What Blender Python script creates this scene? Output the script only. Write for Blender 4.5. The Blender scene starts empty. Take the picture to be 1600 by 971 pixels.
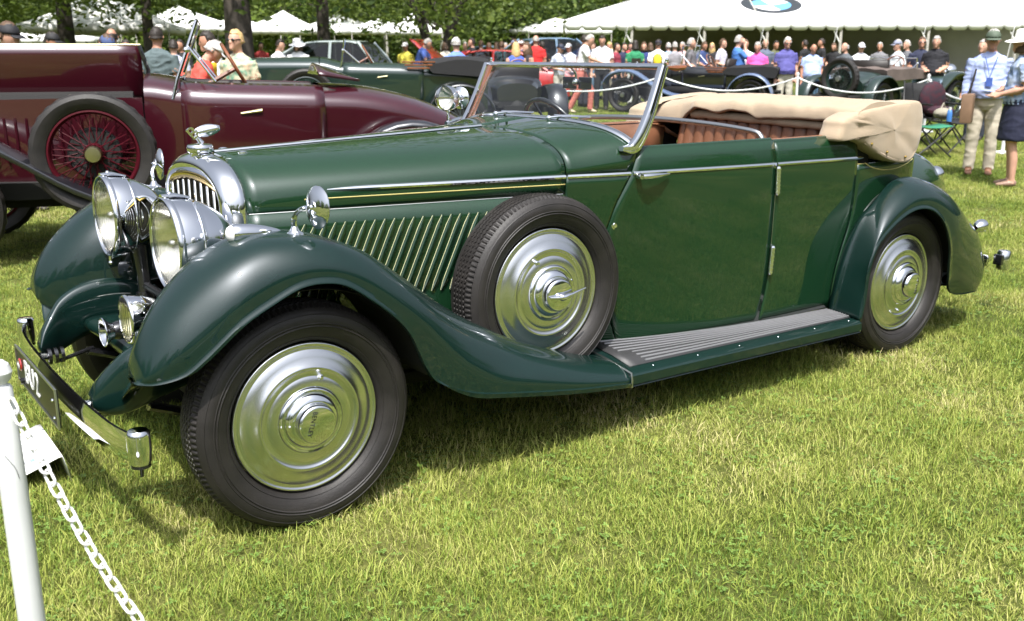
import bpy, bmesh, math, random
import numpy as np
from mathutils import Vector, Matrix, kdtree
random.seed(7); rng = np.random.default_rng(7)
R_ = math.radians
sc = bpy.context.scene
COL = sc.collection

# ---------------------------------------------------------------- camera
CAM = np.array([-1.2154, -3.4814, 1.4512])
YAW, PIT = 0.634, 0.2538
FWD = np.array([math.sin(YAW)*math.cos(PIT), math.cos(YAW)*math.cos(PIT), -math.sin(PIT)])
RGT = np.array([math.cos(YAW), -math.sin(YAW), 0.0])
UPV = np.cross(RGT, FWD)
cd = bpy.data.cameras.new('camera'); cam = bpy.data.objects.new('camera', cd); COL.objects.link(cam)
cam.matrix_world = Matrix(((RGT[0], UPV[0], -FWD[0], CAM[0]), (RGT[1], UPV[1], -FWD[1], CAM[1]),
                           (RGT[2], UPV[2], -FWD[2], CAM[2]), (0, 0, 0, 1)))
cd.sensor_width = 36; cd.sensor_fit = 'HORIZONTAL'; cd.lens = 1547.1/1600*36
cd.clip_start = 0.05; cd.clip_end = 2000
cd.dof.use_dof = True; cd.dof.focus_distance = 3.5; cd.dof.aperture_fstop = 5.6
sc.camera = cam

# ---------------------------------------------------------------- light
SUN = Vector((-0.33, -0.42, 1.0)).normalized()
el = math.asin(SUN.z); az = math.atan2(SUN.x, SUN.y)
w = bpy.data.worlds.new("World"); sc.world = w; w.use_nodes = True
nt = w.node_tree
sky = nt.nodes.new('ShaderNodeTexSky'); sky.sky_type = 'NISHITA'; sky.sun_disc = False
sky.sun_elevation = el; sky.sun_rotation = az; sky.dust_density = 9.0; sky.air_density = 1.0; sky.ozone_density = 1.0
bg = nt.nodes['Background']; bg.inputs['Strength'].default_value = 0.125
hsv = nt.nodes.new('ShaderNodeHueSaturation'); hsv.inputs['Saturation'].default_value = .30   # a hazy, pale summer sky
nt.links.new(sky.outputs[0], hsv.inputs['Color']); tint = nt.nodes.new('ShaderNodeMix'); tint.data_type = 'RGBA'; tint.blend_type = 'MULTIPLY'; tint.inputs[0].default_value = 1; tint.inputs[7].default_value = (.93, .985, 1.09, 1)
nt.links.new(hsv.outputs[0], tint.inputs[6]); nt.links.new(tint.outputs[2], bg.inputs['Color'])
sd = bpy.data.lights.new('sun', 'SUN'); sd.energy = 4.2; sd.angle = R_(0.53); sd.color = (1.0, 0.955, 0.88)
so = bpy.data.objects.new('sun', sd); COL.objects.link(so)
so.rotation_euler = SUN.to_track_quat('Z', 'Y').to_euler(); so.location = (-5, -6, 15)
sc.view_settings.view_transform = 'Standard'; sc.view_settings.look = 'None'
sc.view_settings.exposure = 0.74; sc.view_settings.gamma = 1.0
sc.cycles.max_bounces = 8; sc.cycles.transparent_max_bounces = 12
sc.cycles.caustics_reflective = False; sc.cycles.caustics_refractive = False
sc.cycles.sample_clamp_indirect = 6.0

# ---------------------------------------------------------------- helpers
def sp(pts, n, closed=False):
    """Catmull-Rom through pts, n samples evenly spread over the keys."""
    P = np.array(pts, float)
    if closed: P = np.vstack([P[-1:], P, P[:2]])
    else: P = np.vstack([2*P[0]-P[1], P, 2*P[-1]-P[-2]])
    m = len(P)-3
    t = np.linspace(0, m, n, endpoint=not closed)
    i = np.clip(t.astype(int), 0, m-1); u = (t-i)[:, None]
    a, b, c, d = P[i], P[i+1], P[i+2], P[i+3]
    return 0.5*((2*b)+(c-a)*u+(2*a-5*b+4*c-d)*u**2+(3*b-a-3*c+d)*u**3)

def curve1(xs, ys):
    xs = np.array(xs, float); ys = np.array(ys, float)
    h = np.diff(xs); dl = np.diff(ys)/h
    m = np.zeros(len(xs)); m[0] = dl[0]; m[-1] = dl[-1]
    for i in range(1, len(xs)-1):
        m[i] = 0 if dl[i-1]*dl[i] <= 0 else 2*dl[i-1]*dl[i]/(dl[i-1]+dl[i])
    def f(x):
        x = float(min(max(x, xs[0]), xs[-1])); i = min(int(np.searchsorted(xs, x, 'right'))-1, len(xs)-2)
        t = (x-xs[i])/h[i]
        return ((2*t**3-3*t**2+1)*ys[i]+(t**3-2*t**2+t)*h[i]*m[i]+(-2*t**3+3*t**2)*ys[i+1]+(t**3-t**2)*h[i]*m[i+1])
    return f

def unit(v):
    v = np.array(v, float); n = np.linalg.norm(v); return v/n if n > 1e-12 else v

class B:
    def __init__(s): s.v = []; s.f = []; s.m = []
    def grid(s, rows, cu=False, cv=False, mi=0):
        r = len(rows); c = len(rows[0]); o = len(s.v)
        for row in rows: s.v += [tuple(map(float, p)) for p in row]
        for i in range(r if cv else r-1):
            for j in range(c if cu else c-1):
                i2 = (i+1) % r; j2 = (j+1) % c
                s.f.append((o+i*c+j, o+i*c+j2, o+i2*c+j2, o+i2*c+j)); s.m.append(mi)
        return s
    def poly(s, pts, mi=0):
        o = len(s.v); s.v += [tuple(map(float, p)) for p in pts]; s.f.append(tuple(range(o, o+len(pts)))); s.m.append(mi); return s
    def tube(s, path, r, n=8, mi=0, caps=True, flat=None):
        P = np.array(path, float); k = len(P)
        rr = np.full(k, r, float) if np.isscalar(r) else np.array(r, float)
        T = [unit(P[min(i+1, k-1)]-P[max(i-1, 0)]) for i in range(k)]
        a = np.array([0, 0, 1.]) if abs(T[0][2]) < .9 else np.array([1., 0, 0])
        N = unit(np.cross(T[0], a)); rows = []
        for i in range(k):
            N = unit(N-T[i]*np.dot(N, T[i])); Bn = np.cross(T[i], N)
            f1, f2 = (1, 1) if flat is None else flat
            rows.append([P[i]+rr[i]*(f1*N*math.cos(q)+f2*Bn*math.sin(q)) for q in np.linspace(0, 2*math.pi, n, endpoint=False)])
        s.grid(rows, cu=True, mi=mi)
        if caps:
            s.poly(rows[0], mi); s.poly(rows[-1], mi)
        return s
    def lathe(s, prof, o=(0, 0, 0), ax=(0, 0, 1), n=32, mi=0, fn=None):
        ax = unit(ax); a = np.array([0, 0, 1.]) if abs(ax[2]) < .9 else np.array([1., 0, 0])
        u = unit(np.cross(ax, a)); v = np.cross(ax, u); o = np.array(o, float); rows = []
        for (r, h) in prof:
            rows.append([o+ax*h+r*(u*math.cos(q)+v*math.sin(q)) for q in np.linspace(0, 2*math.pi, n, endpoint=False)])
        s.grid(rows, cu=True, mi=mi); return s
    def box(s, c, d, rot=None, mi=0):
        c = np.array(c, float); h = np.array(d, float)/2
        M = np.eye(3) if rot is None else np.array(rot)
        o = len(s.v)
        for z in (-1, 1):
            for x, y in ((-1, -1), (1, -1), (1, 1), (-1, 1)): s.v.append(tuple(c+M@(h*np.array([x, y, z]))))
        for q in ((3, 2, 1, 0), (4, 5, 6, 7), (0, 1, 5, 4), (1, 2, 6, 5), (2, 3, 7, 6), (3, 0, 4, 7)):
            s.f.append(tuple(o+i for i in q)); s.m.append(mi)
        return s
    def ball(s, c, r, n=12, mi=0, ax=(0, 0, 1)):
        r = np.array([r, r, r], float) if np.isscalar(r) else np.array(r, float)
        rows = []
        for i in range(n//2+1):
            t = math.pi*i/(n//2)
            rows.append([np.array(c)+r*np.array([math.sin(t)*math.cos(q), math.sin(t)*math.sin(q), math.cos(t)]) for q in np.linspace(0, 2*math.pi, n, endpoint=False)])
        s.grid(rows, cu=True, mi=mi); return s
    def mesh(s, name, mats, sharp=38, bevel=0, weld=1e-5, smooth=True, seg=2):
        me = bpy.data.meshes.new(name); me.from_pydata(s.v, [], s.f)
        me.polygons.foreach_set('material_index', s.m)
        bm = bmesh.new(); bm.from_mesh(me)
        bmesh.ops.remove_doubles(bm, verts=bm.verts, dist=weld)
        bmesh.ops.dissolve_degenerate(bm, edges=bm.edges, dist=1e-6)
        bmesh.ops.recalc_face_normals(bm, faces=bm.faces)
        if bevel:
            es = [e for e in bm.edges if len(e.link_faces) == 2 and e.calc_face_angle(0) > R_(35)]
            bmesh.ops.bevel(bm, geom=es, offset=bevel, segments=seg, affect='EDGES', profile=0.6, clamp_overlap=True)
        bm.to_mesh(me); bm.free()
        for m in (mats if isinstance(mats, (list, tuple)) else [mats]): me.materials.append(m)
        if smooth:
            me.polygons.foreach_set('use_smooth', [True]*len(me.polygons))
            try: me.set_sharp_from_angle(angle=R_(sharp))
            except Exception: pass
        return me
    def obj(s, name, mats, parent=None, solid=0, label=None, cat=None, group=None, kind=None, loc=None, off=0, **k):
        o = bpy.data.objects.new(name, s.mesh(name, mats, **k)); COL.objects.link(o)
        if parent is not None: o.parent = parent
        if loc is not None: o.location = loc
        if solid:
            md = o.modifiers.new('Solidify', 'SOLIDIFY'); md.thickness = solid; md.offset = off
        tag(o, label, cat, group, kind); return o

def tag(o, label=None, cat=None, group=None, kind=None):
    if label: o['label'] = label
    if cat: o['category'] = cat
    if group: o['group'] = group
    if kind: o['kind'] = kind
    return o

def thing(name, label, cat, loc=(0, 0, 0), rz=0, group=None):
    o = bpy.data.objects.new(name, None); COL.objects.link(o); o.location = loc; o.rotation_euler = (0, 0, rz)
    return tag(o, label, cat, group)

def link_copy(o, parent, loc=None, rot=None):
    c = o.copy(); COL.objects.link(c); c.parent = parent
    if loc is not None: c.location = loc
    if rot is not None: c.rotation_euler = rot
    for ch in list(o.children): link_copy(ch, c)
    return c

# ---------------------------------------------------------------- materials
def mat(name, col, rough=.5, metal=0, coat=0, var=0, vscale=6, bump=0, bscale=60, spec=.5, trans=0, ior=1.45, sheen=0, col2=None, rvar=0, emit=None):
    m = bpy.data.materials.new(name); m.use_nodes = True; t = m.node_tree; p = t.nodes['Principled BSDF']
    p.inputs['Base Color'].default_value = (*col, 1); p.inputs['Roughness'].default_value = rough
    p.inputs['Metallic'].default_value = metal; p.inputs['Coat Weight'].default_value = coat
    p.inputs['Coat Roughness'].default_value = .015; p.inputs['Coat IOR'].default_value = 1.66; p.inputs['Specular IOR Level'].default_value = spec
    p.inputs['Transmission Weight'].default_value = trans; p.inputs['IOR'].default_value = ior
    if sheen: p.inputs['Sheen Weight'].default_value = sheen
    if var or col2 or rvar:
        tc = t.nodes.new('ShaderNodeTexCoord'); n = t.nodes.new('ShaderNodeTexNoise'); n.inputs['Scale'].default_value = vscale
        n.inputs['Detail'].default_value = 5; t.links.new(tc.outputs['Object'], n.inputs['Vector'])
        r = t.nodes.new('ShaderNodeValToRGB'); r.color_ramp.elements[0].position = .32; r.color_ramp.elements[1].position = .68
        c2 = col2 if col2 else tuple(min(1, c*(1+var)) for c in col); c1 = col if col2 else tuple(c*(1-var) for c in col)
        r.color_ramp.elements[0].color = (*c1, 1); r.color_ramp.elements[1].color = (*c2, 1)
        t.links.new(n.outputs['Fac'], r.inputs['Fac']); t.links.new(r.outputs[0], p.inputs['Base Color'])
        if rvar:
            mr = t.nodes.new('ShaderNodeMapRange'); mr.inputs['To Min'].default_value = rough*(1-rvar); mr.inputs['To Max'].default_value = rough*(1+rvar)
            t.links.new(n.outputs['Fac'], mr.inputs['Value']); t.links.new(mr.outputs[0], p.inputs['Roughness'])
    if bump:
        tc = t.nodes.new('ShaderNodeTexCoord'); n = t.nodes.new('ShaderNodeTexNoise'); n.inputs['Scale'].default_value = bscale
        n.inputs['Detail'].default_value = 4; t.links.new(tc.outputs['Object'], n.inputs['Vector'])
        b = t.nodes.new('ShaderNodeBump'); b.inputs['Strength'].default_value = bump; b.inputs['Distance'].default_value = .01
        t.links.new(n.outputs['Fac'], b.inputs['Height']); t.links.new(b.outputs[0], p.inputs['Normal'])
    return m

M = {}
M['green'] = mat('green body paint', (.0046, .0262, .0096), .5, coat=1, var=.06, vscale=2, spec=.1)
M['teal'] = mat('dark green wing paint', (.0026, .0138, .0112), .45, coat=.8, var=.06, vscale=2, spec=.12)
M['chrome'] = mat('chrome', (.82, .83, .85), .045, 1)
M['alu'] = mat('polished aluminium', (.72, .725, .72), .23, 1, rvar=.35, vscale=5, bump=.02, bscale=30)
M['rubber'] = mat('tyre rubber', (.0145, .0125, .0115), .55, var=.3, vscale=14, bump=.12, bscale=160)
M['black'] = mat('black enamel', (.008, .008, .009), .25, coat=.6)
M['dark'] = mat('dark underside', (.010, .0095, .009), .8)
M['gap'] = mat('shut line', (.003, .004, .003), .9)
M['gold'] = mat('gold coachline', (.48, .40, .15), .35)
M['palegold'] = mat('pale gold louvre line', (.40, .38, .22), .4)
M['tan'] = mat('tan hood canvas', (.345, .265, .182), .85, var=.07, vscale=4, bump=.25, bscale=240, sheen=.2)
M['leather'] = mat('brown leather', (.165, .072, .038), .36, var=.18, vscale=10, bump=.1, bscale=90)
M['wood'] = mat('varnished wood', (.17, .055, .018), .25, coat=.7, var=.3, vscale=14)
M['cream'] = mat('radiator slat chrome', (.78, .77, .72), .1, 1)
M['core'] = mat('radiator core', (.05, .048, .035), .6, .5)
M['brass'] = mat('gilded brass', (.75, .52, .16), .15, 1)
M['glass'] = mat('clear glass', (1, 1, 1), .0, trans=1, ior=1.03, spec=.5)
M['lens'] = mat('lamp lens glass', (1, .985, .94), .08, trans=1, ior=1.25, bump=.15, bscale=45)
M['fluted'] = mat('ribbed amber lens', (1, .97, .82), .12, trans=1, ior=1.3)
M['reflector'] = mat('lamp reflector', (.93, .9, .84), .12, 1)
M['white'] = mat('white paint', (.68, .68, .67), .35)
M['plastic'] = mat('white plastic', (.58, .59, .595), .38, var=.07, vscale=5)
M['steel'] = mat('brushed steel', (.55, .55, .54), .3, 1)
M['red'] = mat('red lens', (.5, .02, .015), .12, coat=.5)
M['strip'] = mat('running board rubber', (.03, .03, .031), .5, bump=.1, bscale=120)

# ---------------------------------------------------------------- place helpers for what stands behind
def gz(x, y):
    r = math.hypot(x-CAM[0], y-CAM[1])
    return .011*max(0.0, min(r, 60.0)-12.0)
FH = np.array([math.sin(YAW), math.cos(YAW)])
def at(px, D):
    p = CAM[:2]+(FH+RGT[:2]*(px-800)/1598.0)*D
    return Vector((p[0], p[1], gz(p[0], p[1])))
def hz(py, D): return CAM[2]+(84.3-py)*D/1598.0
def pane_mat(name, tint=(.93, .96, .94)):
    """thin sheet of glass: clear, with a Schlick reflection that is the same from both sides"""
    m = bpy.data.materials.new(name); m.use_nodes = True; t = m.node_tree; t.nodes.clear()
    o = t.nodes.new('ShaderNodeOutputMaterial'); mx = t.nodes.new('ShaderNodeMixShader'); f = t.nodes.new('ShaderNodeLayerWeight'); f.inputs['Blend'].default_value = .5
    p = t.nodes.new('ShaderNodeMath'); p.operation = 'POWER'; p.inputs[1].default_value = 4.5
    q = t.nodes.new('ShaderNodeMath'); q.operation = 'MULTIPLY_ADD'; q.inputs[1].default_value = .9; q.inputs[2].default_value = .045
    a = t.nodes.new('ShaderNodeBsdfTransparent'); g = t.nodes.new('ShaderNodeBsdfGlossy'); g.inputs['Roughness'].default_value = .01
    a.inputs['Color'].default_value = (*tint, 1)
    t.links.new(f.outputs['Facing'], p.inputs[0]); t.links.new(p.outputs[0], q.inputs[0]); t.links.new(q.outputs[0], mx.inputs[0])
    t.links.new(a.outputs[0], mx.inputs[1]); t.links.new(g.outputs[0], mx.inputs[2])
    t.links.new(mx.outputs[0], o.inputs['Surface']); return m
M['pane'] = pane_mat('window pane')
M['darkpane'] = pane_mat('tinted window pane', (.25, .28, .28))

def font_mesh(name, text, size, mtl, parent, mw, depth=.002, label=None):
    cu = bpy.data.curves.new(name, 'FONT'); cu.body = text; cu.size = size; cu.extrude = depth
    cu.align_x = 'CENTER'; cu.align_y = 'CENTER'; cu.resolution_u = 3
    tmp = bpy.data.objects.new(name, cu); COL.objects.link(tmp); bpy.context.view_layer.update()
    me = bpy.data.meshes.new_from_object(tmp.evaluated_get(bpy.context.evaluated_depsgraph_get()))
    bpy.data.objects.remove(tmp); me.name = name
    me.materials.clear(); me.materials.append(mtl)
    o = bpy.data.objects.new(name, me); COL.objects.link(o)
    if parent is not None: o.parent = parent
    o.matrix_local = mw
    if label: o['label'] = label
    return o

# ================================================================ GREEN CONVERTIBLE
car = thing('vintage_convertible', 'gleaming dark green vintage convertible with chrome headlamps and folded tan hood in the foreground', 'car')

hw = curve1([-.06, .3, .75, 1.19, 1.45, 1.8, 2.25, 2.8, 3.2, 3.6, 3.95, 4.25, 4.45, 4.56], [.302, .373, .464, .553, .610, .645, .668, .668, .645, .575, .475, .33, .18, .04])
bw = curve1([0, .6, 1.2, 1.42, 1.61, 1.81, 2.09, 2.42, 2.75, 3.3, 4.0], [.30, .38, .48, .533, .578, .612, .642, .654, .650, .60, .45])
zin = lambda x: float(np.interp(x, [1.3, 2.75], [.302, .252]))
belt = curve1([0, 1.45, 2.25, 2.9, 3.4], [1.0, .996, .986, .976, .955])
FLOOR = .25
dt = curve1([1.3, 2.25, 2.8, 2.9], [1.088, 1.082, 1.076, 1.072])

def bside(x, z, s=-1, out=0.0):
    """point on the body side at height z"""
    W = hw(x); Bm = bw(x); zb = belt(x)
    if z >= zb: y = W-.02*((z-zb)/.1)**1.2
    else:
        t = (zb-z)/(zb-FLOOR); y = W+(Bm-W)*(.62*t+.38*t**2)
    return np.array([x, s*(y+out), z])

def onbody(x, z, s=-1, out=0.0):
    """as bside, following the bonnet's rounded shoulder ahead of the cowl"""
    if x > 1.19: return bside(x, z, s, out)
    t = min(max(x/1.19, 0), 1); z0 = .935+.065*t**.7; h = 1.110+.045*t-z0; n = 2.4+.3*t
    k = max(0, (z-z0)/h); return np.array([x, s*(hw(x)*(1-k**n)**(1/n)+out), z])

def panel(name, xf, xr, z0, z1, nz=22, nx=26, s=-1, mtl='green', out=0.0, parent=None, solid=.012):
    zs = np.linspace(z0, z1, nz); rows = []
    for z in zs:
        a, c = xf(z), xr(z); rows.append([bside(a+(c-a)*i/(nx-1), z, s, out) for i in range(nx)])
    b = B().grid(rows)
    return b.obj(name, M[mtl], parent or car, solid=solid, off=0)

dfront = curve1([.25, .45, .681, .854, .975, 1.072, 1.1], [1.49, 1.415, 1.362, 1.402, 1.462, 1.508, 1.52])
dmid = curve1([.25, .5, .6, .85, 1.0, 1.1], [2.238, 2.284, 2.288, 2.288, 2.280, 2.275])
drear = curve1([.25, .402, .548, .677, .764, .823, 1.1], [2.76, 2.772, 2.81, 2.855, 2.868, 2.87, 2.87])

for s in (-1, 1):
    # dark body shell behind the shut lines
    zs = np.linspace(.26, 1.06, 12); xs = np.linspace(1.2, 3.0, 20)
    B().grid([[bside(x, z, s, -.022) for x in xs] for z in zs]).obj('body_frame', M['gap'], car, solid=.004)
    fd = panel('front_door', lambda z: dfront(z)+.003, lambda z: dmid(z)-.003, .27, 1.086, s=s)
    rd = panel('rear_door', lambda z: dmid(z)+.003, lambda z: drear(z)-.003, .27, 1.076, s=s)
    panel('rear_quarter', lambda z: drear(z)+.003, lambda z: 3.42, .30, .945, s=s)
    # cowl side below the belt
    panel('cowl_side', lambda z: 1.193, lambda z: dfront(z)-.003, .27, .9995, s=s)
    # door capping and raised lip
    for door, a, c in ((fd, lambda z: dfront(z)+.01, lambda z: dmid(z)-.006), (rd, lambda z: dmid(z)+.006, lambda z: 2.80)):
        za = 1.086 if door is fd else 1.077
        xs = np.linspace(a(1.08), c(1.08), 18)
        p = [bside(x, za, s, -.012) for x in xs]
        B().tube(p, .012, 8).obj('door_capping', M['green'], door)
        q = [bside(x, za-.036, s, .001) for x in xs]
        B().tube(q, .0055, 6).obj('door_swage', M['green'], door)
    # chrome belt moulding, three lengths; gold line beneath
    for nm, a, c, par in (('belt_moulding', .285, 1.188, car), ('belt_moulding', 1.196, dfront(1.0)-.006, car), ('belt_moulding', dfront(1.0)+.006, dmid(1)-.004, fd), ('belt_moulding', dmid(1)+.004, 2.915, rd)):
        xs = np.linspace(a, c, 20)
        rr = np.full(20, .0095)
        if a < .3: rr[:3] = (.002, .006, .0085)
        if c > 2.9: rr[-2:] = (.007, .003)
        B().tube([onbody(x, belt(x), s, .002) for x in xs], rr, 8).obj(nm, M['chrome'], par)
    for a, c, par in ((.205, 1.188, car), (1.196, dfront(.97)-.006, car), (dfront(.97)+.006, dmid(1)-.004, fd), (dmid(1)+.004, 2.93, rd)):
        xs = np.linspace(a, c, 24)
        B().grid([[onbody(x, belt(x)-.027+dz, s, .0035) for x in xs] for dz in (0, -.0045)]).obj('coachline', M['gold'], par, solid=.0006)
    # coachline dip under the hood
    pts = sp([(2.93, .949), (2.99, .925), (3.1, .905), (3.22, .903), (3.33, .918), (3.40, .938)], 24)
    B().tube([bside(x, z, s, .006) for x, z in pts], .0026, 6).obj('coachline', M['gold'], car)
    # interior door trim
    B().grid([[bside(x, z, s, -.05) for x in np.linspace(1.5, 2.86, 14)] for z in np.linspace(.45, 1.075, 6)]).obj('door_trim', M['leather'], car, solid=.01)
    xs = np.linspace(1.5, 2.84, 16)
    B().tube([bside(x, 1.082, s, -.035) for x in xs], .012, 8, flat=(1.6, .7)).obj('trim_capping', M['leather'], car)
    # hinges
    for z0, z1 in ((.862, .965), (.505, .613)):
        b = B(); c = bside(dmid(z0), (z0+z1)/2, s, .018)
        x0 = dmid((z0+z1)/2)
        y = c[1]
        b.tube([(dmid(z0), bside(x0, z0, s, .014)[1], z0), (dmid(z1), bside(x0, z1, s, .014)[1], z1)], .0115, 12)
        for z in np.linspace(z0, z1, 7): b.tube([(dmid(z), bside(x0, z, s, .014)[1], z-.003), (dmid(z), bside(x0, z, s, .014)[1], z+.003)], .0135, 12)
        for z in (z0-.004, z1+.004): b.ball((dmid(z), bside(x0, z, s, .016)[1], z), .010, 8)
        b.obj('door_hinge', M['chrome'], rd)
    zs = np.linspace(.615, .855, 6)
    B().tube([bside(dmid(z), z, s, .001) for z in zs], .0042, 6).obj('hinge_strip', M['steel'], rd)
    zs = np.linspace(.28, .50, 6)
    B().tube([bside(dmid(z), z, s, 0) for z in zs], .0022, 5).obj('shut_strip', M['steel'], rd)
    # handle along the belt and round lock
    h0 = bside(1.50, .985, s, .004)
    b = B(); b.lathe([(.0, .032), (.011, .030), (.014, .02), (.010, .0), (0, 0)], h0, (0, s, 0), 16)
    b.tube([h0+np.array([0, s*.034, 0]), h0+np.array([.03, s*.042, 0]), h0+np.array([.09, s*.04, 0]), h0+np.array([.15, s*.03, .0])], [.011, .0125, .010, .004], 10)
    b.obj('door_handle', M['chrome'], fd)
    B().lathe([(0, .008), (.010, .007), (.013, .004), (.018, .003), (.020, -.004)], bside(1.415, .793, s, 0), (0, s, .05), 20).obj('door_lock', M['chrome'], fd)
    for x, z in ((1.585, 1.02), (1.70, 1.022), (1.82, 1.022)):
        B().ball(bside(x, z, s, .001), .005, 8).obj('stud', M['chrome'], fd)

# ---- bonnet
def bon(x, a, out=0):
    """a: 0 at the belt on the near side (y<0) .. 1 at the centre line"""
    t = min(max(x/1.19, 0), 1); W = hw(max(x, 0)); t2 = t**.7
    z0 = .935+.065*t2; h = 1.110+.045*t-z0; n = 2.4+.3*t; th = a*math.pi/2
    y = W*math.cos(th)**(2/n); z = z0+h*math.sin(th)**(2/n)
    return np.array([x, y+out, z+out])
xs = np.linspace(.016, 1.187, 30)
for s in (-1, 1):
    rows = []
    for a in list(np.linspace(0, 1, 26)):
        rows.append([bon(x, a)*np.array([1, s, 1]) for x in xs])
    rows = [[np.array([x, s*(hw(x)-.001), z]) for x in xs] for z in (.9335,)]+[[np.array([x, s*(hw(x)-.0005), .9335+(bon(x, 0)[2]-.9335)*.5]) for x in xs]]+rows
    B().grid(rows).obj('bonnet_top', M['green'], car, solid=.006, label='near bonnet half, reflecting the sky' if s < 0 else None)
    sidez = np.linspace(.36, .9295, 10)
    bs = B().grid([[np.array([x, s*(hw(x)-.001-.02*((.93-z)/.57)**2), z]) for x in xs] for z in sidez]).obj('bonnet_side', M['green'], car, solid=.006)
    # louvres: a long raised blister with a gold edge
    me = None
    for k in range(21):
        x0 = .207+.0352*k
        if s > 0 and k > 20: break
        rows = []; L = .295
        for j in range(9):
            t = j/8; z = .885-.28*t; x = x0-.116*t*(.28/.279)
            bl = math.sin(math.pi*min(1, max(0, .04+.93*t)))**.35
            bl = min(1, t/.07+.15) if t < .07 else (min(1, (1-t)/.05+.1) if t > .95 else 1)
            hh = .0090*bl; wd = .0112*(.45+.55*bl)
            yb = hw(x)+.0015
            rows.append([(x-wd-.001, s*(yb-.001), z), (x-wd*.98, s*(yb+hh*.17), z), (x-wd*.5, s*(yb+hh), z), (x+wd*.35, s*(yb+hh*.85), z), (x+wd, s*(yb-.001), z)])
        b = B(); b.grid(rows)
        for q in range(8): b.m[q*4] = 1; b.m[q*4+1] = 1
        for q in range(8): b.m[q*4+1] = 0
        b.obj('louvre', [M['green'], M['palegold']], bs)
B().tube([bon(x, 1)+np.array([0, 0, .004]) for x in np.linspace(.03, 1.18, 16)], .0085, 8, flat=(1.3, .8)).obj('bonnet_hinge', M['chrome'], car)
for s in (-1, 1):
    p = bon(.10, .86)*np.array([1, s, 1]); b = B(); b.ball(p+np.array([0, 0, .004]), (.018, .008, .006), 10); b.obj('bonnet_catch', M['chrome'], car)
    xs2 = np.linspace(.02, 1.18, 12)
    B().tube([(x, s*(hw(x)+.0005), .9312) for x in xs2], .0022, 5).obj('bonnet_bead', M['steel'], bs if s > 0 else car)

# ---- cowl top between bonnet and windscreen
def cowl(u, a):
    """u 0..1 from the bonnet to the screen"""
    p0 = bon(1.19, a)
    th = a*math.pi/2; n = 3.3
    y = .612*math.cos(th)**(2/n); z = 1.02+.160*math.sin(th)**(2/n)
    if a == 0: z = 1.0
    xs_ = 1.455-.045*math.sin(th)**2*0
    e = u*u*(3-2*u)*.35+u*.65
    xe = dfront(z)-.004 if z < 1.09 else 1.508+(1.45-1.508)*min(1, (z-1.09)/.085)**.6
    return np.array([1.193+(xe-1.193)*u, p0[1]+(y-p0[1])*e, p0[2]+(z-p0[2])*e])
A_ = np.linspace(0, 1, 24)
for s in (-1, 1):
    B().grid([[cowl(u, a)*np.array([1, s, 1]) for u in np.linspace(0, 1, 12)] for a in A_]).obj('cowl_top', M['green'], car, solid=.006)

# ---- windscreen
ws = thing('windscreen', None, None); ws.parent = car
def post(s):
    path = sp([(1.425, s*.606, 1.094), (1.478, s*.612, 1.093), (1.518, s*.614, 1.135), (1.56, s*.612, 1.21), (1.60, s*.607, 1.30), (1.642, s*.602, 1.404)], 24)
    rows = []
    for i, p in enumerate(path):
        t = i/23; wd = .058-.020*t if t > .25 else .020+.132*t
        tg = unit(path[min(i+1, 23)]-path[max(i-1, 0)]); nx = unit(np.cross(tg, (0, 1, 0)))
        sec = []
        for u, v in ((-.5, -.25), (-.42, .45), (-.2, .5), (-.16, .36), (-.08, .36), (-.04, .5), (.3, .5), (.46, .35), (.5, 0), (.42, -.5), (-.3, -.5)):
            sec.append(p+nx*u*wd+np.array([0, s*v*.028, 0]))
        rows.append(sec)
    b = B(); b.grid(rows, cu=True); b.poly(rows[0]); b.poly(rows[-1]); return b, path
for s in (-1, 1):
    b, path = post(s); b.obj('windscreen_post', M['chrome'], ws, sharp=30)
    inner = [p+np.array([.004, -s*.017, 0]) for p in path[5:]]
    B().tube(inner, .014, 6, flat=(1.5, .3)).obj('post_trim', M['wood'], ws)
    B().ball((1.66, s*.60, 1.425), (.008, .008, .010), 8).obj('post_finial', M['chrome'], ws)
B().tube([(1.652, y, 1.402) for y in np.linspace(-.60, .60, 12)], .0145, 10, flat=(1.0, .9)).obj('header_rail', M['chrome'], ws)
B().tube([(1.668, y, 1.400) for y in np.linspace(-.59, .59, 8)], .008, 6).obj('header_trim', M['wood'], ws)
B().tube([(1.66, -.61, 1.398), (1.70, -.61, 1.395), (1.745, -.612, 1.398), (1.76, -.612, 1.402)], [.006, .012, .010, .004], 8).obj('hood_catch', M['wood'], ws)
base = [cowl(1.0, a)*np.array([1, -1, 1]) for a in np.linspace(.12, 1, 20)]
base = base+[p*np.array([1, -1, 1]) for p in base[::-1][1:]]
B().tube([p+np.array([.012, 0, .006]) for p in base], .011, 8, flat=(1.5, .8)).obj('screen_base_trim', M['chrome'], ws)
top = [np.array([1.648, p[1]*.592/.612, 1.395]) for p in base]
gl = []
for p, q in zip(base, top):
    pp = p+np.array([.016, 0, .004]); k = (pp[2]-1.08)/(1.395-1.08)
    gl.append([pp, q])
B().grid(gl).obj('windscreen_glass', M['pane'], ws)
# wipers
for y0, y1 in ((.235, .02), (-.15, -.36)):
    b = B(); b.ball((1.425, y0, 1.190), .012, 8); b.tube([(1.425, y0, 1.19), (1.47, y0-.07, 1.20), (1.478, y1, 1.203)], [.006, .005, .003], 6)
    b.tube([(1.474, y0+.02, 1.199), (1.477, y1, 1.201)], .0035, 6)
    b.obj('wiper', M['chrome'], ws)
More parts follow.
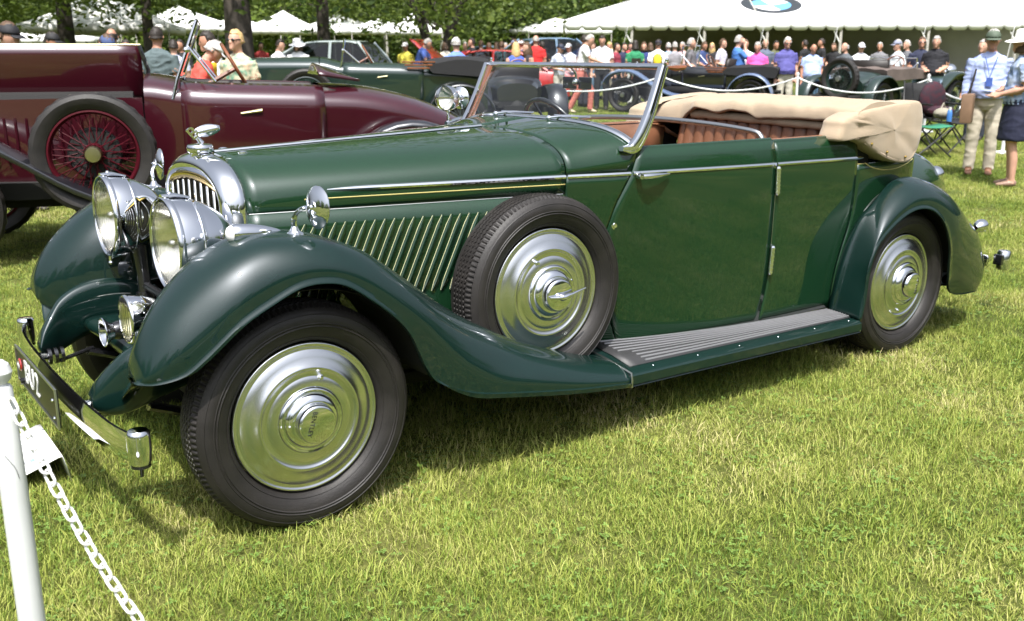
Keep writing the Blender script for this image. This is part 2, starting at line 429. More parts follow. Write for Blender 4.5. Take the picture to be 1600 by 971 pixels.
# interior mirror
b = B(); b.box((1.70, .045, 1.325), (.014, .085, .052)); im = b.obj('interior_mirror', M['black'], ws, bevel=.004)
b = B(); b.box((1.70, -.060, 1.325), (.014, .078, .052)); b.obj('sun_sensor', M['black'], ws, bevel=.004)
b = B(); b.tube([(1.655, -.005, 1.40), (1.69, -.005, 1.37), (1.70, -.005, 1.33)], .005, 8); b.ball((1.69, -.008, 1.328), .017, 10); b.obj('mirror_bracket', M['chrome'], im)

# ---- radiator shell
def rsec(x, k):
    """front view outline of the shell, near bottom .. top .. far bottom"""
    W, zt, n = k; pts = [(-W, .42), (-W, .6), (-W, .8), (-W, .92)]
    for th in np.linspace(0, math.pi, 33):
        c, s_ = math.cos(th), math.sin(th)
        pts.append((-W*np.sign(c)*abs(c)**(2/n), .935+(zt-.935)*s_**(2/n)))
    pts += [(W, .92), (W, .8), (W, .6), (W, .42)]
    return [np.array([x, y, z]) for y, z in pts]
rows = [rsec(.017, (.3185, 1.1135, 2.38)), rsec(-.005, (.3185, 1.1140, 2.38)), rsec(-.030, (.315, 1.111, 2.35)), rsec(-.046, (.307, 1.104, 2.3)), rsec(-.057, (.296, 1.092, 2.3)), rsec(-.062, (.284, 1.076, 2.4)), rsec(-.061, (.272, 1.058, 2.6)), rsec(-.052, (.262, 1.044, 2.8)), rsec(-.03, (.257, 1.036, 3.0))]
rad = B().grid(rows).obj('radiator_shell', M['chrome'], car, solid=.002, sharp=60)
b = B(); b.grid([[(-.012, y, z) for y in np.linspace(-.27, .27, 8)] for z in np.linspace(.42, 1.05, 8)]); b.obj('radiator_core', M['core'], rad)
for k in range(9):
    y = (k-4)*.0618; zt = 1.022-.03*(abs(y)/.25)**2
    b = B(); b.box((-.042, y, (.42+zt)/2), (.016, .0135, zt-.42)); b.obj('slat', M['cream'], rad, bevel=.004, seg=1)
tp = [np.array([-.050, y, 1.036-.032*(abs(y)/.25)**2.2]) for y in np.linspace(-.255, .255, 18)]
B().tube(tp, .011, 8, flat=(.8, 1.2)).obj('grille_header', M['brass'], rad)
# cap and winged mascot
cap = B(); cap.lathe([(.030, -.03), (.034, .0), (.043, .004), (.0455, .010), (.0455, .024), (.042, .030), (.02, .034), (0, .034)], (-.018, 0, 1.112), (0, 0, 1), 32)
cap = cap.obj('radiator_cap', M['chrome'], car)
b = B(); b.tube([(-.012, 0, 1.146), (-.02, 0, 1.160), (-.034, 0, 1.172)], [.012, .008, .005], 10); b.obj('mascot_stem', M['chrome'], cap)
font_mesh('mascot_letter', 'B', .062, M['cream'], cap, Matrix.Translation((-.040, -.004, 1.182)) @ Matrix.Rotation(R_(-24), 4, 'Y') @ Matrix.Rotation(R_(90), 4, 'X') @ Matrix.Rotation(R_(14), 4, 'Z'), .006)
for s in (-1, 1):
    rows = []
    for t in np.linspace(0, 1, 8):
        wd = .020*math.sin(math.pi*min(1, .12+t*.80))**.6
        c = np.array([-.030+.080*t, s*(.004+.016*t), 1.183+.016*t])
        rows.append([c+np.array([.1*wd, s*.003, -wd]), c+np.array([0, s*.005, 0]), c+np.array([-.1*wd, s*.002, wd*.9])])
    B().grid(rows).obj('mascot_wing', M['chrome'], cap, solid=.003)

# ---- front wings
KEY = [  # crest (x,z) | outer edge (x,z)
 ((-.492, .540), (-.505, .553)), ((-.484, .612), (-.455, .556)), ((-.427, .717), (-.385, .577)), ((-.327, .816), (-.325, .622)), ((-.228, .880), (-.222, .710)),
 ((-.135, .915), (-.118, .765)), ((-.04, .923), (-.040, .797)), ((.05, .914), (.035, .801)), ((.14, .888), (.110, .782)), ((.235, .843), (.202, .719)), ((.366, .746), (.282, .650)),
 ((.455, .677), (.333, .586)), ((.54, .614), (.366, .515)), ((.63, .553), (.392, .457)), ((.724, .500), (.440, .399)), ((.82, .447), (.565, .328)), ((.925, .398), (.727, .294)), ((1.143, .318), (1.019, .246)), ((1.36, .262), (1.292, .215))]
cx = np.array([k[0] for k in KEY]); ex = np.array([k[1] for k in KEY]); NK = len(KEY)
ey = np.interp(np.arange(NK), [0, 1, 2, 4, 6, NK-1], [.715, .765, .80, .835, .84, .84])
cy = np.interp(np.arange(NK), [0, 2, 5, 10, 16, NK-1], [.62, .66, .69, .69, .70, .745])
inn = []
for k in range(NK):
    x, z = cx[k]
    if k < 9:
        kk = [(-.482, .60, .515), (-.452, .56, .49), (-.395, .50, .475), (-.32, .455, .50), (-.24, .43, .54), (-.14, .41, .575), (-.03, .40, .60), (.055, .39, .62), (.14, .38, .64)][k]
        inn.append(kk)
    else: inn.append((x-.01, hw(max(x, 0))-.012-.05*max(0, (.9-z)-.35), z-.05+.07*min(1, max(0, (k-11)/5))))
inn = np.array(inn)
def front_wing(s):
    secs = []
    for k in range(NK):
        C = np.array([cx[k][0], cy[k], cx[k][1]]); E = np.array([ex[k][0], ey[k], ex[k][1]]); I = inn[k]
        flatk = min(1, max(0, (k-10)/4))
        D1 = C+(E-C)*.22; D1[1] = cy[k]+(ey[k]-cy[k])*.58; D1[2] += .012*(1-flatk)
        D2 = C+(E-C)*.55; D2[1] = cy[k]+(ey[k]-cy[k])*.93
        up = .9-.45*flatk
        J = C+(I-C)*.35; J[2] = C[2]-.012 if k < 10 else C[2]+(I[2]-C[2])*.30; J[1] = cy[k]-(cy[k]-I[1])*.5
        J2 = C+(I-C)*.62; J2[1] = I[1]+(cy[k]-I[1])*.12; J2[2] = C[2]+(I[2]-C[2])*.32
        P = [I, J2, J, C, D1, D2, E]
        q = sp(P, 30)
        q = list(q)
        T = E-np.array([0, 0, 0]);
        hub = np.array([0.0, ey[k], .40]); rin = unit(hub-E) if k < 15 else np.array([0, 0, 1.])
        q += [E+np.array([0, .005, -.004]), E+np.array([0, .006, 0])+rin*.009, E+np.array([0, -.002, 0])+rin*.012, E+np.array([0, -.012, 0])+rin*.010-np.array([0, 0, 0])]
        secs.append(np.array(q))
    secs = np.array(secs)
    dense = np.array([sp(secs[:, j], 110) for j in range(secs.shape[1])])
    b = B(); b.grid([[p*np.array([1, s, 1]) for p in row] for row in dense])
    return b.obj('front_wing', M['teal'], car, solid=.004, off=0, sharp=50)
wingL = front_wing(-1); wingR = front_wing(1)
for s in (-1, 1):
    # valance that carries the wing's inner edge down to the chassis horn
    Bk = [(-.478, .455, .425), (-.462, .450, .455), (-.425, .455, .50), (-.36, .462, .54), (-.26, .46, .57), (-.14, .44, .585), (-.03, .42, .60)]
    rows = []
    for k in range(7):
        a_ = inn[k]+np.array([.004, .012, .010]); b_ = np.array(Bk[k]); m_ = (a_+b_)/2+np.array([-.012, 0, -.016 if k < 3 else .004])
        rows.append(np.array(sp([a_, m_, b_, b_+np.array([.02, -.04, .01])], 12)))
    rows = np.array(rows); rows = [sp(rows[:, j], 24) for j in range(12)]
    B().grid([[p*np.array([1, s, 1]) for p in r] for r in rows]).obj('wing_valance', M['teal'], wingL if s < 0 else wingR, solid=.004)
for s in (-1, 1):
    # wheel-arch liner and chassis cover
    b = B()
    for side in (1,):
        ang = np.linspace(.12, math.pi*.66, 22)
        rows = [[(math.cos(a)*.43, s*y, .36+math.sin(a)*.40) for a in ang] for y in (.40, .77)]
        b.grid(rows)
    b.obj('arch_liner', M['dark'], wingL if s < 0 else wingR, solid=.003)

# ---- rear wings
open_k = [(2.750, .235), (2.774, .34), (2.788, .484), (2.838, .590), (2.932, .664), (3.060, .724), (3.18, .740), (3.295, .714), (3.405, .638), (3.475, .520), (3.512, .394), (3.540, .312), (3.575, .265), (3.64, .232), (3.75, .212), (3.90, .203)]
cr_k = [(2.752, .24), (2.775, .39), (2.818, .55), (2.880, .675), (2.968, .768), (3.10, .845), (3.235, .862), (3.37, .842), (3.54, .787), (3.70, .705), (3.87, .595), (4.0, .51), (4.09, .40), (4.125, .31), (4.09, .245), (3.97, .208)]
in_k = [(2.770, .24), (2.795, .40), (2.843, .548), (2.926, .677), (3.037, .764), (3.165, .818), (3.28, .83), (3.40, .815), (3.55, .76), (3.71, .68), (3.87, .57), (4.0, .48), (4.08, .37), (4.11, .29), (4.07, .235), (3.96, .203)]
tail_k = [(3.66, .232), (3.80, .205), (3.95, .20), (4.06, .235), (4.12, .30)]
def rear_wing(s):
    secs = []; n = len(open_k)
    for k in range(n):
        oy = .832 if k < 10 else .832-.012*(k-9)
        E = np.array([open_k[k][0], oy, open_k[k][1]])
        cyk = (.70, .715, .725, .73, .725, .71, .70, .70, .70, .69, .68, .67, .66, .66, .66, .67)[k]
        C = np.array([cr_k[k][0], cyk, cr_k[k][1]])
        iy = (hw(in_k[k][0]) if k > 2 else bside(in_k[k][0], in_k[k][1])[1]*-1)-.01
        if k > 8: iy = max(.42, iy)
        I = np.array([in_k[k][0], min(iy, cyk-.03), in_k[k][1]-(.03 if k > 3 else 0)])
        D1 = C+(E-C)*.25; D1[1] = C[1]+(E[1]-C[1])*.62
        D2 = C+(E-C)*.62; D2[1] = C[1]+(E[1]-C[1])*.94
        J = I*.4+C*.6+unit(C-np.array([3.2, C[1], .35]))*(.016 if k < 4 else .010)
        q = list(sp([I, J, C, D1, D2, E], 26))
        rin = unit(np.array([3.19, oy, .36])-E)
        q += [E+np.array([0, .005, 0])+rin*.004, E+np.array([0, .006, 0])+rin*.010, E+np.array([0, -.004, 0])+rin*.013]
        secs.append(q)
    secs = np.array(secs)
    dense = np.array([sp(secs[:, j], 80) for j in range(secs.shape[1])])
    # close the tail: sections shrinking to the rounded lower lip
    b = B(); b.grid([[p*np.array([1, s, 1]) for p in row] for row in dense])
    o = b.obj('rear_wing', M['teal'], car, solid=.004, sharp=50)
    return o
rwL = rear_wing(-1); rwR = rear_wing(1)
for s in (-1, 1):
    b = B(); ang = np.linspace(-.02, math.pi+.2, 24)
    b.grid([[(3.2+math.cos(a)*.41, s*y, .36+math.sin(a)*.385) for a in ang] for y in (.50, .78)])
    b.grid([[(3.2+r*math.cos(a), s*.50, .36+r*math.sin(a)) for a in ang] for r in (.05, .42)])
    b.obj('arch_liner', M['dark'], rwL if s < 0 else rwR, solid=.003)
    xs = np.linspace(2.80, 3.14, 14)
    B().tube([np.array([p[0]+.004, s*(abs(bside(p[0], p[1])[1])+.004), p[1]]) for p in sp([(2.785, .27), (2.795, .402), (2.843, .548), (2.926, .677), (3.037, .764), (3.17, .81)], 26)], .0042, 6).obj('wing_piping', M['steel'], rwL if s < 0 else rwR)

M['rib'] = mat('ribbed rubber lightened for shine', (.20, .20, .205), .3, .3)  # whole rib coloured pale grey to stand in for its reflected light
# ---- running boards
for s in (-1, 1):
    n = 30; xs = np.linspace(1.295, 2.745, n)
    yo = np.interp(xs, [1.295, 2.75], [.838, .852]); yi = np.array([bw(x)-.015 for x in xs])
    zt = np.interp(xs, [1.295, 2.75], [.262, .243])
    rows = []
    for i in range(n):
        x = xs[i]; o, q, z = yo[i], yi[i], zt[i]
        zi = zin(x)
        rows.append([(x, s*q, zi-.012), (x, s*(q+.01), zi), (x, s*(q+(o-q)*.5), (zi+z)/2+.003), (x, s*(o-.05), z), (x, s*(o-.012), z-.002), (x, s*(o+.002), z-.012), (x, s*(o+.003), z-.045), (x, s*(o-.004), z-.052), (x, s*(o-.001), z-.056), (x, s*(o-.012), z-.060), (x, s*(o-.05), z-.06), (x, s*q, z-.06)])
    b = B(); b.grid(rows, cu=True); b.poly(rows[0]); b.poly(rows[-1])
    rb = b.obj('running_board', M['teal'], car, sharp=45)
    # mat and ribs that converge towards the rear
    rows = [[(xs[i], s*(yi[i]+.012), zin(xs[i])+.003), (xs[i], s*(yi[i]+(yo[i]-yi[i])*.5), (zin(xs[i])+zt[i])/2+.006), (xs[i], s*(yo[i]-.062), zt[i]+.0035)] for i in range(1, n)]
    B().grid(rows).obj('tread_mat', M['strip'], rb, solid=.003)
    for k in range(9):
        f = (k+.6)/9.2
        pts = []
        for i in range(1, n):
            if xs[i] < 1.36+.10*max(0, f-.2): continue
            pts.append((xs[i], s*(yi[i]+.014+(yo[i]-.066-yi[i]-.014)*f), zin(xs[i])+(zt[i]-zin(xs[i]))*f+.0095-.012*(f-.5)**2))
        B().tube(pts, .0046, 6, flat=(.85, 1.1)).obj('tread_strip', M['rib'], rb)
    for i in range(3, n, 5):
        B().ball((xs[i], s*(yo[i]-.035), zt[i]+.0005), (.0042, .0042, .0022), 8).obj('rivet', M['chrome'], rb)
    B().tube([(1.303, s*.55, .296), (1.303, s*.70, .282), (1.300, s*.836, .262), (1.298, s*.843, .235), (1.298, s*.842, .206)], .004, 6).obj('joint_bead', M['steel'], rb)

# ---- wheels
W_TY = [(.246, -.010), (.252, .006), (.262, .016), (.275, .026), (.295, .034), (.315, .036), (.332, .033), (.345, .025), (.3555, .014)]
def wheel_meshes():
    """axis +Y is outward; y=0 is the wheel-disc rim plane"""
    b = B(); n = 480
    prof = W_TY
    rows = []
    Q = np.linspace(0, 2*math.pi, n, endpoint=False)
    for i, (r, h) in enumerate(prof):
        rows.append([(r*math.cos(q), h, r*math.sin(q)) for q in Q])
    lug = [(.357, .009, .0060), (.3655, -.006, .0050)]
    for r, h, d in lug: rows.append([((r-(d if (j//2) % 2 else 0))*math.cos(q), h-(.002 if (j//2) % 2 else 0), (r-(d if (j//2) % 2 else 0))*math.sin(q)) for j, q in enumerate(Q)])
    tread = []
    for h in (-.016, -.018, -.024, -.026, -.036, -.038, -.048, -.050, -.060, -.062, -.072, -.074):
        pass
    gro = [(-.014, 0), (-.016, 1), (-.020, 1), (-.022, 0), (-.034, 0), (-.036, 1), (-.040, 1), (-.042, 0), (-.054, 0), (-.056, 1), (-.060, 1), (-.062, 0), (-.074, 0), (-.076, 1), (-.080, 1), (-.082, 0), (-.092, 0)]
    for h, g in gro:
        r = .3675-.008*g-.004*abs((h+.05)/.05)**2
        rows.append([(r*math.cos(q), h+.0028*(1 if (j//2) % 2 else -1), r*math.sin(q)) for j, q in enumerate(Q)])
    for r, h in ((.3655, -.100), (.355, -.118), (.335, -.135), (.30, -.140), (.26, -.125), (.246, -.105)): rows.append([(r*math.cos(q), h, r*math.sin(q)) for q in Q])
    b.grid(rows, cu=True)
    for rr, hh in ((.3005, .0358), (.262, .0170), (.3095, .0362), (.3380, .0300)):
        b.lathe([(rr-.003, hh-.001), (rr, hh+.0018), (rr+.003, hh-.001)], (0, 0, 0), (0, 1, 0), 96)
    ty = b.mesh('tyre', M['rubber'], sharp=32)
    b = B(); b.lathe([(.2435, -.014), (.2440, .0), (.2410, .006), (.2355, .0055), (.2320, .001), (.2285, .0015), (.2225, .0034), (.2210, .0030), (.2195, .0044), (.198, .012), (.1735, .0195), (.1700, .0235), (.1640, .0245), (.1590, .0225), (.1560, .0185), (.1420, .0224), (.1405, .0220), (.1390, .0232), (.130, .0255), (.112, .030), (.108, .0295)], (0, 0, 0), (0, 1, 0), 96)
    disc = b.mesh('wheel_disc', M['alu'], sharp=70)
    b = B(); b.lathe([(.110, .026), (.1065, .037), (.101, .0405), (.0965, .0395), (.0945, .036), (.0915, .0355), (.0885, .044), (.078, .053), (.069, .058), (.066, .058), (.0625, .0785), (.0585, .084), (.054, .0855), (0, .0865)], (0, 0, 0), (0, 1, 0), 64)
    hub = b.mesh('hub_cap', M['chrome'], sharp=40)
    b = B(); b.lathe([(.0, .036), (.005, .035), (.0065, .028), (.0095, .026), (.010, .018)], (0, 0, 0), (0, 1, 0), 14)
    valve = b.mesh('valve_cover', M['chrome'])
    b = B(); b.lathe([(.244, -.012), (.20, -.05), (.05, -.08), (.045, -.13)], (0, 0, 0), (0, 1, 0), 32)
    back = b.mesh('brake_drum', M['dark'])
    return ty, disc, hub, valve, back
WM = wheel_meshes()
def mo(name, me, parent):
    o = bpy.data.objects.new(name, me); COL.objects.link(o); o.parent = parent; return o
def make_wheel(name, loc, s, spin, steer=0, letters=False):
    wr = thing(name, None, None, loc); wr.parent = car
    wr.rotation_euler = (0, spin, (math.pi if s < 0 else 0)+steer); wr.rotation_mode = 'YXZ' if False else 'XYZ'
    for nm, me in zip(('tyre', 'wheel_disc', 'hub_cap', 'valve_cover', 'brake_drum'), WM):
        o = mo(nm, me, wr)
        if nm == 'valve_cover': o.location = (0, 0, .137)
    if letters:
        font_mesh('hub_lettering', 'BENTLEY', .0205, M['black'], wr, Matrix.Translation((0.022, .0870, 0)) @ Matrix.Rotation(R_(-90), 4, 'X') @ Matrix.Rotation(R_(0), 4, 'Z') @ Matrix.Rotation(math.pi/2, 4, 'Z'), .0008)
    return wr
fwL = make_wheel('front_wheel', (0, -.74, .3452), -1, R_(-18), R_(-.3), True)
fwR = make_wheel('front_wheel', (0, .74, .3452), 1, R_(40))
rwh = make_wheel('rear_wheel', (3.2, -.74, .3452), -1, R_(167), 0, True)
make_wheel('rear_wheel', (3.2, .74, .3452), 1, R_(90))
spw = make_wheel('spare_wheel', (1.057, -.6115, .577), -1, R_(28))
# wing nut of the spare's clamp
b = B(); b.tube([(1.0, -.705, .578), (1.03, -.712, .575), (1.06, -.716, .574), (1.10, -.714, .580), (1.17, -.708, .594)], [.004, .006, .012, .007, .003], 10)
b.ball((1.055, -.712, .574), (.018, .014, .014), 10)
b.obj('spare_wheel_clamp', M['chrome'], car)

# ---- lamps
def headlamp(s):
    o = (-.268, s*.354, .867)
    b = B(); b.lathe([(.1455, -.004), (.1470, .012), (.1465, .03), (.1448, .048), (.1415, .066), (.1400, .0715), (.1412, .0728), (.1408, .0762), (.1385, .0775), (.1345, .092), (.126, .115), (.114, .138), (.099, .160), (.081, .179), (.060, .195), (.036, .206), (.015, .211), (0, .212)], o, (1, 0, 0), 64)
    h = b.obj('headlamp', M['chrome'], car, sharp=50)
    b = B(); b.lathe([(.1465, .014), (.1515, .010), (.153, .002), (.1515, -.007), (.147, -.010), (.143, -.007), (.1415, .002)], o, (1, 0, 0), 64); b.obj('rim', M['chrome'], h, sharp=60)
    b = B(); b.lathe([(.1425, 0), (.128, -.006), (.10, -.013), (.06, -.018), (.03, -.02), (0, -.0205)], o, (1, 0, 0), 48); b.obj('lens', M['lens'], h, solid=.003)
    b = B(); b.lathe([(.141, .004), (.13, .03), (.11, .058), (.085, .082), (.055, .099), (.025, .108), (0, .110)], o, (1, 0, 0), 48); b.obj('reflector', M['reflector'], h)
    c = np.array(o)
    b = B(); b.tube([c+np.array([.10, 0, 0]), c+np.array([.03, 0, 0])], .008, 8); b.ball(c+np.array([.02, 0, 0]), .017, 10); b.obj('bulb', M['steel'], h)
    b = B(); b.tube([c+np.array([-.008, 0, .154]), c+np.array([.03, 0, .155]), c+np.array([.082, 0, .143])], [.010, .014, .007], 8, flat=(1.6, .6)); b.ball(c+np.array([.02, 0, .160]), .008, 8); b.obj('top_clip', M['chrome'], h)
    b = B(); b.tube([c+np.array([.0, 0, -.152]), c+np.array([.0, 0, -.172])], .006, 8); b.ball(c+np.array([0, 0, -.176]), .009, 8); b.tube([c+np.array([0, 0, -.155]), c+np.array([.06, -s*.01, -.142])], .006, 6); b.obj('bottom_clip', M['chrome'], h)
    b = B(); b.tube([c+np.array([.10, -s*.03, -.12]), c+np.array([.10, -s*.05, -.22]), c+np.array([.10, -s*.055, -.30])], [.03, .024, .026], 12); b.tube([c+np.array([.10, -s*.055, -.29]), c+np.array([.11, -s*.06, -.45])], [.034, .045], 14)
    b.obj('lamp_post', M['black'], h)
headlamp(-1); headlamp(1)
b = B(); b.tube([(-.165, y, .60+.0*abs(y)) for y in (-.33, -.1, .1, .33)], .016, 8); b.obj('lamp_bar', M['black'], car)
for s in (-1, 1):
    o = (-.155, s*.625, .928)
    b = B(); b.lathe([(.027, -.004), (.0305, .004), (.031, .02), (.029, .06), (.023, .10), (.012, .14), (.003, .16), (0, .162)], o, (1, 0, -.06), 24)
    sl = b.obj('side_lamp', M['chrome'], car)
    B().lathe([(.027, -.003), (.02, -.014), (.01, -.019), (0, -.02)], o, (1, 0, -.06), 20).obj('lens', M['white'], sl)
    B().tube([(-.15, s*.63, .905), (-.09, s*.64, .897), (-.02, s*.645, .903)], [.012, .018, .006], 8, flat=(1, .8)).obj('lamp_foot', M['teal'], sl)
    # wing mirror
    c = np.array([.066, s*.752, 1.004]); ax = unit((-1, -s*.12*s*1.0*(-1 if s > 0 else 1)*-1, .05))
    ax = unit((-1, s*.10, .06))
    b = B(); b.lathe([(.0635, -.004), (.0655, -.001), (.0650, .002), (.056, .0085), (.040, .0145), (.022, .0185), (.020, .0215), (.010, .0235), (.008, .030), (0, .031)], c, ax, 40)
    mr = b.obj('wing_mirror', M['chrome'], car)
    B().lathe([(.0635, -.004), (.03, -.005), (0, -.005)], c, ax, 32).obj('mirror_glass', M['chrome'], mr)
    p0 = np.array([.016, s*.69, .918])
    b = B(); b.lathe([(.030, -.002), (.028, .004), (.015, .012), (.009, .026)], p0, (0, 0, 1), 20)
    b.tube(sp([p0+np.array([0, 0, .02]), p0+np.array([-.002, s*.004, .045]), p0+np.array([.004, s*.016, .07]), p0+np.array([.018, s*.035, .084]), c+ax*.030], 16), [.0085]*6+[.0065]*10, 8)
    b.obj('mirror_stem', M['chrome'], mr)
# fog lamp and horn
fo = (-.374, -.205, .607)
b = B(); b.lathe([(.078, -.004), (.0785, .02), (.074, .05), (.062, .085), (.042, .115), (.018, .13), (0, .132)], fo, (1, 0, 0), 40); fl = b.obj('fog_lamp', M['chrome'], car)
B().lathe([(.076, .004), (.081, .006), (.0825, 0), (.080, -.006), (.075, -.007), (.073, 0)], fo, (1, 0, 0), 40).obj('rim', M['chrome'], fl, sharp=60)
b = B(); rows = []
for i in range(25):
    y = -.074+.148*i/24; hgt = math.sqrt(max(.0001, .0745**2-y*y)); d = -.010+(.004 if i % 3 == 0 else 0)
    rows.append([(fo[0]+d*math.cos(y/.0745*1.3), fo[1]+y, fo[2]+hgt*q) for q in np.linspace(-1, 1, 7)])
b.grid(rows); b.obj('ribbed_lens', M['fluted'], fl, solid=.003)
B().lathe([(.073, .004), (.06, .03), (.035, .055), (0, .065)], fo, (1, 0, 0), 32).obj('reflector', M['reflector'], fl)
b = B(); b.tube([(fo[0]+.05, fo[1], fo[2]-.06), (fo[0]+.06, fo[1], fo[2]-.17)], [.014, .020], 10); b.obj('fog_lamp_stem', M['chrome'], fl)
ho = (-.385, .09, .497)
b = B(); b.lathe([(.050, -.002), (.052, .002), (.047, .008), (.033, .022), (.024, .045), (.019, .08), (.018, .15), (.018, .24)], ho, (1, 0, 0), 28); hn = b.obj('horn_trumpet', M['chrome'], car, solid=.002)
b = B(); b.lathe([(.03, .035), (.034, .05), (.034, .075), (.022, .08)], ho, (1, 0, 0), 24); b.obj('horn_collar', M['black'], hn)
b = B(); b.lathe([(0, .14), (.045, .14), (.05, .15), (.05, .20), (.04, .21), (0, .212)], ho, (1, 0, 0), 24); b.obj('horn_body', M['black'], hn)
b = B(); b.tube([(-.26, -.12, .55), (-.25, -.12, .42)], .035, 12); b.ball((-.27, -.16, .44), (.03, .03, .05), 10); b.tube([(-.3, -.2, .47), (-.24, -.1, .40)], .012, 8); b.obj('horn_bracket', M['chrome'], hn)

# ---- front apron, chassis horns, bumper, plate
rows = []
for y in np.linspace(-.40, .40, 25):
    k = abs(y)/.40
    rows.append(sp([(-.335+.03*(1-k), y, .375+.035*k), (-.375+.05*(1-k*k), y, .415+.03*k), (-.36+.06*(1-k*k), y, .452+.025*k), (-.28, y, .472+.01*k), (-.16, y, .475), (-.05, y, .46)], 14))
B().grid(rows).obj('front_apron', M['teal'], car, solid=.004)
for s in (-1, 1):
    sec = []
    for x, z, h, y in sp([(-.548, .405, .035, .360), (-.530, .418, .095, .375), (-.490, .440, .160, .400), (-.440, .472, .195, .430), (-.36, .505, .20, .445), (-.25, .525, .18, .445), (-.10, .51, .14, .42)], 30):
        sec.append([(x, s*(y+.036*np.sign(math.cos(q))*abs(math.cos(q))**.6), z+h/2*np.sign(math.sin(q))*abs(math.sin(q))**.75) for q in np.linspace(0, 2*math.pi, 18, endpoint=False)])
    b = B(); b.grid(sec, cu=True); b.poly(sec[0]); b.obj('chassis_horn', M['teal'], car, sharp=60)
    b = B()
    b.tube([(-.53, s*.325, .372), (-.56, s*.318, .378)], .020, 14, mi=1)
    for k in range(3): b.tube([(-.53+.022*k, s*.33, .374), (-.518+.022*k, s*.33, .374)], .030, 16)
    b.obj('bumper_mount', [M['black'], M['chrome']], car)
bumx = curve1([0, .3, .6, .757], [-.588, -.580, -.560, -.528])
def bbar(sg, z0, z1, th, off):
    ys = np.linspace(-.75, .75, 31); rows = []
    for y in ys:
        k = abs(y)/.75; x = bumx(abs(y))+off; zc = .366; h = (z1-z0)/2*(1-.25*k)
        rows.append([(x, y, zc-h), (x-th*.6, y, zc-h*.5), (x-th, y, zc), (x-th*.6, y, zc+h*.5), (x, y, zc+h), (x+.004, y, zc+h*.9), (x+.004, y, zc-h*.9)])
    b = B(); b.grid(rows, cu=True); return b
bump = bbar(1, .31, .425, .012, 0).obj('front_bumper', M['chrome'], car, sharp=50)
bbar(1, .31, .42, .004, .010).obj('bumper_backing', M['black'], bump)
for s in (-1, 1):
    b = B(); b.lathe([(0, .058), (.026, .056), (.0315, .050), (.033, .040), (.0335, .0), (.031, -.035), (.026, -.046)], (-.518, s*.757, .372), (0, 0, 1), 32); e = b.obj('bumper_end', M['chrome'], bump)
    b = B(); b.lathe([(.027, -.046), (.028, -.054), (.018, -.058), (.006, -.058), (.005, -.085), (0, -.086)], (-.518, s*.757, .372), (0, 0, 1), 20); b.obj('end_foot', M['black'], e)
# tie rods below
b = B(); b.tube([(-.50, .33, .35), (-.36, .37, .37)], .008, 8); b.tube([(-.50, -.33, .35), (-.36, -.37, .37)], .008, 8); b.obj('bumper_stay', M['black'], bump)
# number plate
pl = B(); pl.box((-.627, .025, .372), (.008, .61, .128)); plate = pl.obj('number_plate', mat('black number plate enamel', (.010, .010, .009), .38, coat=.12), car, bevel=.003)
b = B()
for z in (.308, .436): b.box((-.6315, .025, z), (.006, .616, .007))
for y in (-.283, .333): b.box((-.6318, y, .372), (.006, .007, .134))
b.obj('plate_frame', M['steel'], plate)
MX = Matrix(((0, 0, -1, 0), (-1, 0, 0, 0), (0, 1, 0, 0), (0, 0, 0, 1)))   # text faces -x, reads towards -y
for ch, y in (('B', .165), ('U', .085), ('2', .0)):
    font_mesh('plate_character', ch, .118, M['white'], plate, Matrix.Translation((-.6325, y, .372)) @ MX, .0015)
b = B(); b.lathe([(.0, .006), (.022, .005), (.025, 0)], (-.6315, .27, .378), (-1, 0, 0), 24, mi=0); b.lathe([(.014, .0066), (0, .0075)], (-.6315, .27, .378), (-1, 0, 0), 20, mi=1); b.box((-.639, .27, .378), (.002, .034, .008), mi=1)
b.obj('badge', [mat('red enamel', (.30, .02, .02), .2, coat=1), M['white']], plate)
B().tube([(-.632, .245, .325), (-.65, .235, .325)], .012, 10).obj('badge_bolt', M['chrome'], plate)
for y in (-.25, -.262):
    pass
B().ball((-.632, -.235, .39), .007, 8).obj('plate_bolt', M['chrome'], plate)
B().ball((-.632, -.235, .33), .007, 8).obj('plate_bolt', M['chrome'], plate)

# ---- chassis, floor and hidden underside
b = B()
b.box((1.85, 0, .30), (4.0, .62, .10)); b.box((.4, 0, .45), (.55, .50, .22)); b.box((0, 0, .33), (.08, 1.25, .06)); b.box((3.2, 0, .345), (.09, 1.2, .09)); b.ball((3.2, .05, .36), (.16, .14, .14), 12)
b.tube([(.5, -.3, .25), (1.5, -.36, .2), (2.6, -.3, .2)], .03, 8)
b.obj('chassis', M['dark'], car)
# front leaf springs and brake rods under the wing
for s in (-1, 1):
    b = B(); b.tube([(-.38, s*.38, .36), (-.2, s*.39, .29), (0, s*.39, .27), (.3, s*.39, .30), (.6, s*.38, .36)], .02, 8, flat=(1.4, .8)); b.obj('leaf_spring', M['black'], car)

